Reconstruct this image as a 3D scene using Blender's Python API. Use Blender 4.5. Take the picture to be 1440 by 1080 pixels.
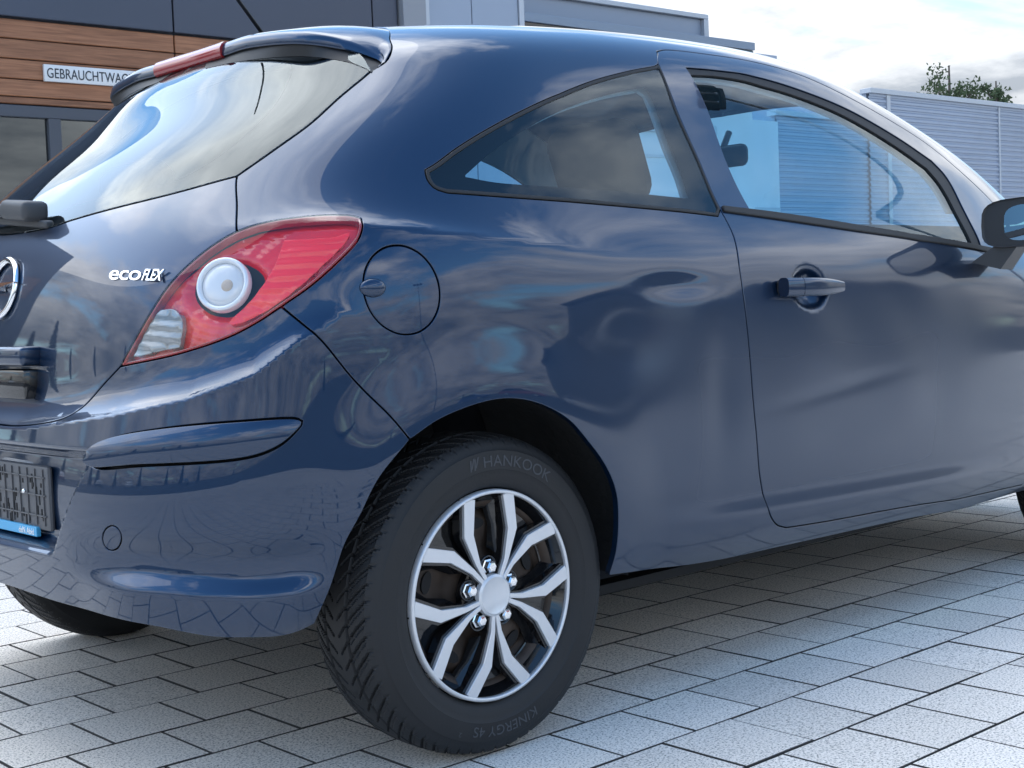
import bpy, bmesh, math, random
import numpy as np
from mathutils import Vector, Matrix
from mathutils.geometry import delaunay_2d_cdt
random.seed(7); rng = np.random.default_rng(7)
scene = bpy.context.scene
for o in list(bpy.data.objects): bpy.data.objects.remove(o, do_unlink=True)
COL = scene.collection

# ------------------------------------------------------------------ camera
CAM_YAW, CAM_PITCH, CAM_ROLL = math.radians(42.4596), math.radians(-3.3012), math.radians(-2.2348)
cd = bpy.data.cameras.new('camera'); cam = bpy.data.objects.new('camera', cd); COL.objects.link(cam)
fw = Vector((math.sin(CAM_YAW)*math.cos(CAM_PITCH), math.cos(CAM_YAW)*math.cos(CAM_PITCH), math.sin(CAM_PITCH)))
rt = Vector((math.cos(CAM_YAW), -math.sin(CAM_YAW), 0)); up = rt.cross(fw)
cr, sr = math.cos(CAM_ROLL), math.sin(CAM_ROLL)
r2 = rt*cr + up*sr; u2 = up*cr - rt*sr
m = Matrix((r2, u2, -fw)).transposed().to_4x4(); m.translation = Vector((-1.6708, -2.7014, 0.8287))
cam.matrix_world = m
cd.sensor_fit = 'HORIZONTAL'; cd.sensor_width = 36; cd.lens = 49.025; cd.clip_end = 2000; cd.clip_start = .05
scene.camera = cam

# ------------------------------------------------------------------ sky, sun, exposure
SUN_HEAD, SUN_EL = math.radians(-24), math.radians(54)       # heading clockwise from +Y
w = bpy.data.worlds.new('World'); scene.world = w; w.use_nodes = True
nt = w.node_tree; N = nt.nodes; L = nt.links; N.clear()
def nd(tree, t, **k):
    n = tree.nodes.new(t)
    for a, b in k.items(): setattr(n, a, b)
    return n
out = nd(nt, 'ShaderNodeOutputWorld'); bg = nd(nt, 'ShaderNodeBackground'); bg.inputs[1].default_value = .15
sky = nd(nt, 'ShaderNodeTexSky', sky_type='NISHITA'); sky.sun_disc = False
sky.sun_elevation = SUN_EL; sky.sun_rotation = SUN_HEAD; sky.air_density = 1.0; sky.dust_density = .3; sky.ozone_density = 1.6
tc = nd(nt, 'ShaderNodeTexCoord'); sp = nd(nt, 'ShaderNodeSeparateXYZ'); L.new(tc.outputs['Generated'], sp.inputs[0])
def mth(op, a, b=None, c=None, tree=None):
    n = nd(tree or nt, 'ShaderNodeMath', operation=op)
    for i, x in enumerate((a, b, c)):
        if x is None: continue
        if isinstance(x, (int, float)): n.inputs[i].default_value = x
        else: (tree or nt).links.new(x, n.inputs[i])
    return n.outputs[0]
zc = mth('ADD', mth('MAXIMUM', sp.outputs[2], 0.0), .16)
cx = mth('DIVIDE', sp.outputs[0], zc); cy = mth('DIVIDE', sp.outputs[1], zc)
cb = nd(nt, 'ShaderNodeCombineXYZ'); L.new(cx, cb.inputs[0]); L.new(cy, cb.inputs[1]); cb.inputs[2].default_value = 142.04
n1 = nd(nt, 'ShaderNodeTexNoise'); n1.inputs['Scale'].default_value = .95; n1.inputs['Detail'].default_value = 9; n1.inputs['Roughness'].default_value = .56; n1.inputs['Distortion'].default_value = .35
L.new(cb.outputs[0], n1.inputs['Vector'])
# clouds seen edge-on close up towards the horizon
hz = mth('MULTIPLY', mth('SUBTRACT', 1.0, mth('MINIMUM', mth('MULTIPLY', sp.outputs[2], 1.9), 1.0)), .215)
cov = mth('ADD', n1.outputs[0], hz)
rp = nd(nt, 'ShaderNodeValToRGB'); rp.color_ramp.elements[0].position = .49; rp.color_ramp.elements[1].position = .62; L.new(cov, rp.inputs[0])
n2 = nd(nt, 'ShaderNodeTexNoise'); n2.inputs['Scale'].default_value = 1.9; n2.inputs['Detail'].default_value = 7; n2.inputs['Roughness'].default_value = .6
L.new(cb.outputs[0], n2.inputs['Vector'])
cr2 = nd(nt, 'ShaderNodeValToRGB'); e = cr2.color_ramp.elements
e[0].position = .36; e[0].color = (2.3, 2.55, 2.9, 1); e[1].position = .64; e[1].color = (6.0, 6.1, 6.2, 1)
L.new(n2.outputs[0], cr2.inputs[0])
# cloud luminance rises from horizon to zenith as in a standard overcast sky
lum = mth('MULTIPLY_ADD', mth('MAXIMUM', sp.outputs[2], 0.0), 2.5, .36)
cmul = nd(nt, 'ShaderNodeVectorMath', operation='SCALE'); L.new(cr2.outputs[0], cmul.inputs[0]); L.new(lum, cmul.inputs['Scale'])
mx = nd(nt, 'ShaderNodeMix', data_type='RGBA'); L.new(rp.outputs[0], mx.inputs[0]); wb = nd(nt, 'ShaderNodeVectorMath', operation='MULTIPLY'); wb.inputs[1].default_value = (.72, 1.0, 1.10); L.new(sky.outputs[0], wb.inputs[0]); L.new(wb.outputs[0], mx.inputs[6]); L.new(cmul.outputs[0], mx.inputs[7])
L.new(mx.outputs[2], bg.inputs[0]); L.new(bg.outputs[0], out.inputs[0])
sd = bpy.data.lights.new('sun', 'SUN'); so = bpy.data.objects.new('sun', sd); COL.objects.link(so)
sd.energy = 0.8; sd.angle = math.radians(75); sd.color = (1, .95, .87)
sv = Vector((math.sin(SUN_HEAD)*math.cos(SUN_EL), math.cos(SUN_HEAD)*math.cos(SUN_EL), math.sin(SUN_EL)))
so.rotation_euler = sv.to_track_quat('Z', 'Y').to_euler(); so.location = (20, 20, 30)
vs = scene.view_settings; vs.view_transform = 'Standard'; vs.look = 'None'; vs.exposure = 1.12; vs.gamma = 1; vs.use_curve_mapping = False
scene.render.engine = 'CYCLES'
cy_ = scene.cycles
cy_.max_bounces = 10; cy_.glossy_bounces = 5; cy_.transparent_max_bounces = 16; cy_.transmission_bounces = 6; cy_.diffuse_bounces = 3

# ------------------------------------------------------------------ helpers
def thing(name, label, cat, loc=(0, 0, 0), rz=0, group=None):
    o = bpy.data.objects.new(name, None); COL.objects.link(o); o.location = loc; o.rotation_euler = (0, 0, rz)
    o.empty_display_size = .1
    o['label'] = label; o['category'] = cat
    if group: o['group'] = group
    return o
def tag(o, label=None, cat=None, group=None, kind=None):
    if label: o['label'] = label
    if cat: o['category'] = cat
    if group: o['group'] = group
    if kind: o['kind'] = kind
    return o
def mkobj(name, me, mat=None, parent=None):
    o = bpy.data.objects.new(name, me); COL.objects.link(o)
    if mat is not None and not me.materials: me.materials.append(mat)
    if parent is not None: o.parent = parent
    return o
def mesh_np(name, V, F, Nn=None, mat=None, parent=None, smooth=True):
    """V (n,3), F list/array of tris or quads"""
    me = bpy.data.meshes.new(name)
    me.from_pydata(np.asarray(V).tolist(), [], [list(map(int, f)) for f in F]); me.update()
    if smooth: me.polygons.foreach_set('use_smooth', [True]*len(me.polygons))
    if Nn is not None:
        me.normals_split_custom_set_from_vertices(np.asarray(Nn).tolist())
    return mkobj(name, me, mat, parent)
def bm_obj(name, bm, mat=None, parent=None, smooth=False, angle=None):
    me = bpy.data.meshes.new(name); bm.normal_update(); bm.to_mesh(me); bm.free()
    if smooth or angle:
        me.polygons.foreach_set('use_smooth', [True]*len(me.polygons))
    if angle: me.set_sharp_from_angle(angle=math.radians(angle))
    return mkobj(name, me, mat, parent)
def box(bm, x0, x1, y0, y1, z0, z1, bevel=0, M4=None, seg=1):
    vs_ = [bm.verts.new((x, y, z)) for x in (x0, x1) for y in (y0, y1) for z in (z0, z1)]
    fs = [bm.faces.new([vs_[i] for i in q]) for q in ((0, 1, 3, 2), (4, 6, 7, 5), (0, 4, 5, 1), (2, 3, 7, 6), (0, 2, 6, 4), (1, 5, 7, 3))]
    if bevel:
        ed = list({e for f in fs for e in f.edges})
        r = bmesh.ops.bevel(bm, geom=ed, offset=bevel, segments=seg, profile=.5, affect='EDGES')
        vs_ = list({v for f in r['faces'] for v in f.verts} | {v for v in vs_ if v.is_valid})
    if M4 is not None: bmesh.ops.transform(bm, matrix=M4, verts=[v for v in vs_ if v.is_valid])
    return vs_
def boxobj(name, dims, mat, parent=None, bevel=0, M4=None, seg=2, smooth=False):
    bm = bmesh.new(); box(bm, *dims, bevel=bevel, seg=seg)
    if M4 is not None: bmesh.ops.transform(bm, matrix=M4, verts=bm.verts)
    return bm_obj(name, bm, mat, parent, angle=35 if (smooth or bevel) else None)
def tube(bm, pts, rad, n=8, caps=True):
    pts = [Vector(p) for p in pts]; rad = rad if isinstance(rad, (list, tuple)) else [rad]*len(pts)
    rings = []; prev = None
    for i, p in enumerate(pts):
        t = (pts[min(i+1, len(pts)-1)]-pts[max(i-1, 0)]).normalized()
        a = prev if prev is not None else (Vector((0, 0, 1)) if abs(t.z) < .9 else Vector((1, 0, 0)))
        x = (a-t*a.dot(t)).normalized(); prev = x; y = t.cross(x)
        rings.append([bm.verts.new(p+(x*math.cos(k*2*math.pi/n)+y*math.sin(k*2*math.pi/n))*rad[i]) for k in range(n)])
    for a, b in zip(rings, rings[1:]):
        for k in range(n): bm.faces.new((a[k], a[(k+1) % n], b[(k+1) % n], b[k]))
    if caps: bm.faces.new(rings[0][::-1]); bm.faces.new(rings[-1])
def revolve(prof, n=64, axis='y', a0=0, a1=2*math.pi):
    """prof list of (radius, axial); returns V,F about the y axis"""
    V = []; F = []; closed = abs(a1-a0-2*math.pi) < 1e-6; m_ = len(prof); k = n if closed else n+1
    for i in range(k):
        t = a0+(a1-a0)*i/n
        for r, a in prof: V.append((r*math.cos(t), a, r*math.sin(t)))
    for i in range(n):
        j = (i+1) % k
        for q in range(m_-1): F.append((i*m_+q, i*m_+q+1, j*m_+q+1, j*m_+q))
    return np.array(V), F
def text_mesh(body, size, extrude=0.0, align='LEFT', space=1.0, bevel=0):
    c = bpy.data.curves.new('lettering', 'FONT'); c.body = body; c.size = size; c.extrude = extrude; c.align_x = align; c.space_character = space; c.bevel_depth = bevel
    o = bpy.data.objects.new('lettering', c); COL.objects.link(o)
    dg = bpy.context.evaluated_depsgraph_get(); dg.update()
    me = bpy.data.meshes.new_from_object(o.evaluated_get(dg))
    bpy.data.objects.remove(o); bpy.data.curves.remove(c)
    return me

# ------------------------------------------------------------------ materials
MATS = {}
def mat(name, col=(.5, .5, .5), rough=.5, metal=0, spec=.5, coat=0, coatr=.03, trans=0, bump=None, var=None, vscale=8, alpha=None):
    if name in MATS: return MATS[name]
    m = bpy.data.materials.new(name); m.use_nodes = True; t = m.node_tree; b = t.nodes['Principled BSDF']
    b.inputs['Base Color'].default_value = (*col, 1); b.inputs['Roughness'].default_value = rough; b.inputs['Metallic'].default_value = metal
    b.inputs['Specular IOR Level'].default_value = spec; b.inputs['Coat Weight'].default_value = coat; b.inputs['Coat Roughness'].default_value = coatr
    b.inputs['Transmission Weight'].default_value = trans
    if var:
        g = nd(t, 'ShaderNodeNewGeometry'); n = nd(t, 'ShaderNodeTexNoise'); n.inputs['Scale'].default_value = vscale; n.inputs['Detail'].default_value = 6
        t.links.new(g.outputs['Position'], n.inputs['Vector'])
        r = nd(t, 'ShaderNodeValToRGB'); r.color_ramp.elements[0].position = .3; r.color_ramp.elements[1].position = .7
        r.color_ramp.elements[0].color = (*[c*(1-var) for c in col], 1); r.color_ramp.elements[1].color = (*[min(1, c*(1+var)) for c in col], 1)
        t.links.new(n.outputs[0], r.inputs[0]); t.links.new(r.outputs[0], b.inputs['Base Color'])
        rr = nd(t, 'ShaderNodeMapRange'); rr.inputs[3].default_value = max(0, rough-.08); rr.inputs[4].default_value = min(1, rough+.08)
        t.links.new(n.outputs[0], rr.inputs[0]); t.links.new(rr.outputs[0], b.inputs['Roughness'])
    if bump:
        g = nd(t, 'ShaderNodeNewGeometry'); n = nd(t, 'ShaderNodeTexNoise'); n.inputs['Scale'].default_value = bump[0]; n.inputs['Detail'].default_value = 4
        t.links.new(g.outputs['Position'], n.inputs['Vector']); bp = nd(t, 'ShaderNodeBump'); bp.inputs['Strength'].default_value = bump[1]; bp.inputs['Distance'].default_value = bump[2]
        t.links.new(n.outputs[0], bp.inputs['Height']); t.links.new(bp.outputs[0], b.inputs['Normal'])
    MATS[name] = m; return m
def glass(name, tint, refl=1.0, rough=0.0, ior=1.52):
    m = bpy.data.materials.new(name); m.use_nodes = True; t = m.node_tree; t.nodes.clear()
    o = nd(t, 'ShaderNodeOutputMaterial'); tr = nd(t, 'ShaderNodeBsdfTransparent'); gl = nd(t, 'ShaderNodeBsdfGlossy'); mxs = nd(t, 'ShaderNodeMixShader'); fr = nd(t, 'ShaderNodeFresnel')
    gg = nd(t, 'ShaderNodeNewGeometry'); t.links.new(mth('MULTIPLY_ADD', gg.outputs['Backfacing'], 1/ior-ior, ior, tree=t), fr.inputs[0]); tr.inputs[0].default_value = (*tint, 1); gl.inputs['Roughness'].default_value = rough; gl.inputs[0].default_value = (.90, .97, 1, 1)
    f = mth('MINIMUM', mth('MULTIPLY', fr.outputs[0], refl, tree=t), 1.0, tree=t)
    t.links.new(f, mxs.inputs[0]); t.links.new(tr.outputs[0], mxs.inputs[1]); t.links.new(gl.outputs[0], mxs.inputs[2]); t.links.new(mxs.outputs[0], o.inputs[0])
    MATS[name] = m; return m
def paint_mat():
    m = bpy.data.materials.new('blue metallic paint'); m.use_nodes = True; t = m.node_tree; b = t.nodes['Principled BSDF']
    b.inputs['Base Color'].default_value = (.001, .022, .066, 1); b.inputs['Metallic'].default_value = .7; b.inputs['Roughness'].default_value = .36
    b.inputs['Coat Weight'].default_value = 1; b.inputs['Coat IOR'].default_value = 1.58
    g = nd(t, 'ShaderNodeNewGeometry'); s = nd(t, 'ShaderNodeSeparateXYZ'); t.links.new(g.outputs['Position'], s.inputs[0])
    n = nd(t, 'ShaderNodeTexNoise'); n.inputs['Scale'].default_value = 2.2; n.inputs['Detail'].default_value = 1; t.links.new(g.outputs['Position'], n.inputs['Vector'])
    nz = mth('MULTIPLY', mth('SUBTRACT', n.outputs[0], .5, tree=t), .16, tree=t)
    def ramp(v, a, c):
        r = nd(t, 'ShaderNodeMapRange', interpolation_type='SMOOTHERSTEP'); r.inputs[1].default_value = a; r.inputs[2].default_value = c; t.links.new(v, r.inputs[0]); return r.outputs[0]
    xx = mth('ADD', s.outputs[0], nz, tree=t); zz = mth('ADD', s.outputs[2], nz, tree=t)
    # dulled, wiped-matt lacquer over the lower door and the panel behind it
    k = mth('MULTIPLY', ramp(xx, .02, .62), mth('SUBTRACT', 1.0, ramp(zz, .66, .97), tree=t), tree=t)
    k = mth('MULTIPLY', k, mth('SUBTRACT', 1.0, ramp(xx, 1.35, 2.1), tree=t), tree=t)
    k = mth('MULTIPLY', k, ramp(mth('MULTIPLY', s.outputs[1], -1.0, tree=t), .5, .7), tree=t)
    k = mth('MULTIPLY', k, ramp(s.outputs[2], .26, .42), tree=t)
    cr_ = mth('MULTIPLY_ADD', k, .26, .02, tree=t); t.links.new(cr_, b.inputs['Coat Roughness'])
    # road dust on the lowest edge
    dz = mth('MULTIPLY', mth('SUBTRACT', 1.0, ramp(zz, .24, .36), tree=t), .35, tree=t)
    mc = nd(t, 'ShaderNodeMix', data_type='RGBA'); mc.inputs[6].default_value = (.001, .022, .066, 1); mc.inputs[7].default_value = (.16, .15, .13, 1)
    t.links.new(dz, mc.inputs[0]); t.links.new(mc.outputs[2], b.inputs['Base Color'])
    MATS['paint'] = m; return m
PAINT = paint_mat()
BLACK = mat('black plastic', (.012, .012, .013), .55)
GLOSSB = mat('gloss black', (.008, .008, .009), .08, coat=.5)
FRIT = mat('black glass border', (.008, .009, .011), 1.0, spec=0)
RUBBER = mat('black rubber', (.014, .014, .015), .6)
CHROME = mat('chrome', (.85, .86, .88), .06, 1)
SILVER = mat('silver lacquer', (.66, .67, .69), .32, .45, coat=.4)
TYRE = mat('tyre rubber', (.008, .0085, .010), .62, bump=(260, .25, .001), var=.25, vscale=14)
STEEL = mat('rusty steel wheel', (.07, .052, .042), .6, .3, var=.4, vscale=22)
GREYP = mat('grey plastic', (.10, .10, .105), .5)
SHELLM = mat('dark underbody', (.01, .01, .011), .8)
SEAT = mat('seat cloth', (.014, .016, .021), .95, spec=.2)
LINER = mat('headliner cloth', (.34, .35, .36), .9)
SIDEGL = glass('side window glass', (.60, .86, .98), 1.1)
REARGL = glass('rear window glass', (.78, .86, .84), 1.25)
LENS = glass('clear lamp lens', (.96, .96, .96), 1.0)

#        z     xr    xf    w    nr   nf   xc
RINGS=[(0.17,-.500,3.10,.700,3.6,3.0,.25),
       (0.22,-.545,3.22,.785,3.6,3.0,.25),
       (0.28,-.575,3.28,.812,3.7,3.0,.25),
       (0.36,-.588,3.32,.830,3.8,3.0,.25),
       (0.45,-.600,3.345,.845,3.9,3.0,.25),
       (0.54,-.602,3.35,.853,4.0,3.0,.25),
       (0.62,-.584,3.34,.856,4.0,3.0,.25),
       (0.70,-.568,3.30,.856,4.0,3.0,.25),
       (0.78,-.563,3.22,.853,4.0,3.0,.25),
       (0.86,-.550,3.10,.845,4.0,2.8,.25),
       (0.93,-.534,2.97,.828,3.8,2.6,.25),
       (0.99,-.508,2.79,.800,3.5,2.8,.25),
       (1.05,-.465,2.63,.768,3.2,3.2,.25),
       (1.14,-.374,2.41,.730,3.0,3.6,.28),
       (1.23,-.272,2.19,.690,2.9,3.8,.33),
       (1.32,-.205,1.94,.645,2.8,3.8,.38),
       (1.40,-.150,1.70,.592,2.8,3.6,.42),
       (1.449,-.100,1.54,.500,2.8,3.4,.45),
       (1.478,-.060,1.42,.350,2.8,3.2,.5),
       (1.487,-.010,1.32,.180,2.6,3.0,.5),
       (1.488, .030,1.25,.000,2.5,3.0,.5)]
RG=np.array(RINGS)
def ring(u):
    """control curves at plan parameter u (0 rear centre, 1..2 side, 3 front centre) -> (nu,nr,3)"""
    u=np.atleast_1d(np.asarray(u,float))[:,None]
    z,xr,xf,w,nr,nf,xc=[RG[:,k][None,:] for k in range(7)]
    xd=xc+ (xf-xc)*.45
    ur=np.clip(u,0,1)*math.pi/2
    k=(np.cos(ur)**nr+np.sin(ur)**nr)**(1/nr)
    xa=xc-(xc-xr)*np.cos(ur)/k; ya=w*np.sin(ur)/k
    um=np.clip(u-1,0,1); xm=xc+(xd-xc)*um
    uf=np.clip(3-u,0,1)*math.pi/2
    k2=(np.cos(uf)**nf+np.sin(uf)**nf)**(1/nf)
    xb=xd+(xf-xd)*np.cos(uf)/k2; yb=w*np.sin(uf)/k2
    x=np.where(u<1,xa,np.where(u<=2,xm,xb)); y=np.where(u<1,ya,np.where(u<=2,w+0*xm,yb))
    # roof crown fore-aft, plan taper
    top=np.clip((z-1.2)/.25,0,1)
    zz=z-top*np.where(x<1.05,.062,.035)*(x-1.05)**2
    y=y*(1-.012*(x-.8)**2)
    return np.stack([x,-y,zz+0*x],-1)
NV=len(RINGS)
def bspl(v):
    """uniform cubic B-spline weights with clamped (repeated) ends; v in [0,NV-1]"""
    v=np.atleast_1d(np.asarray(v,float)); v=np.clip(v,0,NV-1-1e-9)
    i=np.floor(v).astype(int); t=v-i
    b=np.stack([(1-t)**3,3*t**3-6*t**2+4,-3*t**3+3*t**2+3*t+1,t**3],1)/6
    idx=np.stack([i-1,i,i+1,i+2],1)
    return b,idx
def base(u,v):
    u=np.atleast_1d(np.asarray(u,float)); v=np.atleast_1d(np.asarray(v,float))
    C=ring(u); b,idx=bspl(v)
    # reflect ends so the surface reaches the end rings
    lo=idx<0; hi=idx>NV-1; ic=np.clip(idx,0,NV-1)
    n=np.arange(len(u))[:,None]
    P=C[n,ic]
    if lo.any():
        P=np.where(lo[...,None],2*C[n,0*ic]-C[n,0*ic+1],P)
    if hi.any():
        e=C[n,0*ic+NV-2]*np.array([1,-1,1]); P=np.where(hi[...,None],e,P)
    return (b[...,None]*P).sum(1)
def sm(x,a,b):
    t=np.clip((x-a)/(b-a),0,1); return t*t*(3-2*t)
def disp(P,u):
    x,y,z=P[:,0],P[:,1],P[:,2]
    side=sm(u,.50,.67); d=0*x
    for ax in (-.015,2.511):
        r=np.hypot(x-ax,z-.322); d=d+side*(u<2.95)*.010*(1-sm(r,.330,.48))
    # haunch crease running forward from the tail lamp
    t=z-(.962-.0814*(x+.227)); A=.020*(1-sm(x,-.3,.50))*sm(u,.42,.62)*(u<2)
    q=np.sqrt(t*t+.0035**2)-.0035
    d=d+A*np.where(t>0,np.exp(-q/.026),np.exp(-(q/.10)))
    # rocker ledge
    t=z-(.378-.0245*(x-.615)); w=sm(x,.34,.75)*(1-sm(x,1.45,2.05))
    d=d+w*.012*(1-sm(t,-.022,.024))
    # bumper shelf
    zc=np.interp(u,[0,.126,.24,.345,.444,.511,.55,.6],[.628,.628,.638,.657,.687,.726,.773,.82])
    w=1-sm(u,.50,.64); q=z-zc
    d=d+w*.032*np.where(q>0,np.exp(-(np.sqrt(q*q+.004**2)-.004)/.022),1)*(1-sm(z,.95,1.0))
    # lower bumper scoop
    w=sm(u,.27,.40)*(1-sm(u,.55,.605)); t=z-(.398-.01*sm(u,.4,.55))
    d=d+w*(.018*(1-sm(t,-.020,.012))-.010*np.exp(-((t-.035)/.030)**2))
    # number plate recess in the bumper
    ay=np.abs(y); ye=.335+.8*(z-.43)
    d=d-.042*sm(ye-ay,0,.026)*sm(z-.415,0,.020)*(1-sm(z-.602,-.018,0))*(u<.5)
    # door handle cup and a soft dent in the quarter panel
    r=np.hypot((x-.945)/1.35,(z-.838)); d=d-.026*(1-sm(r,.012,.056))*(u>1)*(u<2)
    d=d-1.8*(.0030*np.exp(-((x-.50)/.10)**2-((z-.852)/.024)**2)+.0045*np.exp(-((x-.36)/.11)**2-((z-.735)/.075)**2)+.003*np.exp(-((x-.62)/.05)**2-((z-.62)/.16)**2))*(u>.8)*(u<2)*sm(x,.02,.2)
    m=sm(x,.15,.40)*(1-sm(x,1.3,1.8))*sm(z,.42,.52)*(1-sm(z,.80,.92))*(u>.8)*(u<2.2)
    d=d+m*(.0016*np.sin(x*10.5+z*6)*np.sin(z*15-x*3.1)+.0011*np.sin(x*21+1.7*np.sin(z*9))*np.sin(z*8+x*2))
    d=d-.0022*np.exp(-((z-(.60+.10*(x-1.0)))/.020)**2-((x-1.05)/.22)**2)*(u>.8)*(u<2.2)
    return d
def nrm(u,v,f=None):
    f=f or base; e=1e-3
    u=np.atleast_1d(u).astype(float); v=np.clip(np.atleast_1d(v).astype(float),0,NV-1-.02)
    n=np.cross(f(u+e,v)-f(u-e,v),f(u,v+e)-f(u,v-e))
    l=np.linalg.norm(n,axis=1,keepdims=True); n=n/np.maximum(l,1e-12)
    return n
def full(u,v,off=0.0):
    u=np.atleast_1d(u).astype(float); v=np.atleast_1d(v).astype(float)
    P=base(u,v); N=nrm(u,v)
    s=SGN
    return P+N*s*(disp(P,u)[:,None]+np.asarray(off).reshape(-1,1))
SGN=1.0
_n=nrm(np.array([1.5]),np.array([6.0]))[0]
SGN=-1.0 if _n[1]>0 else 1.0

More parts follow.
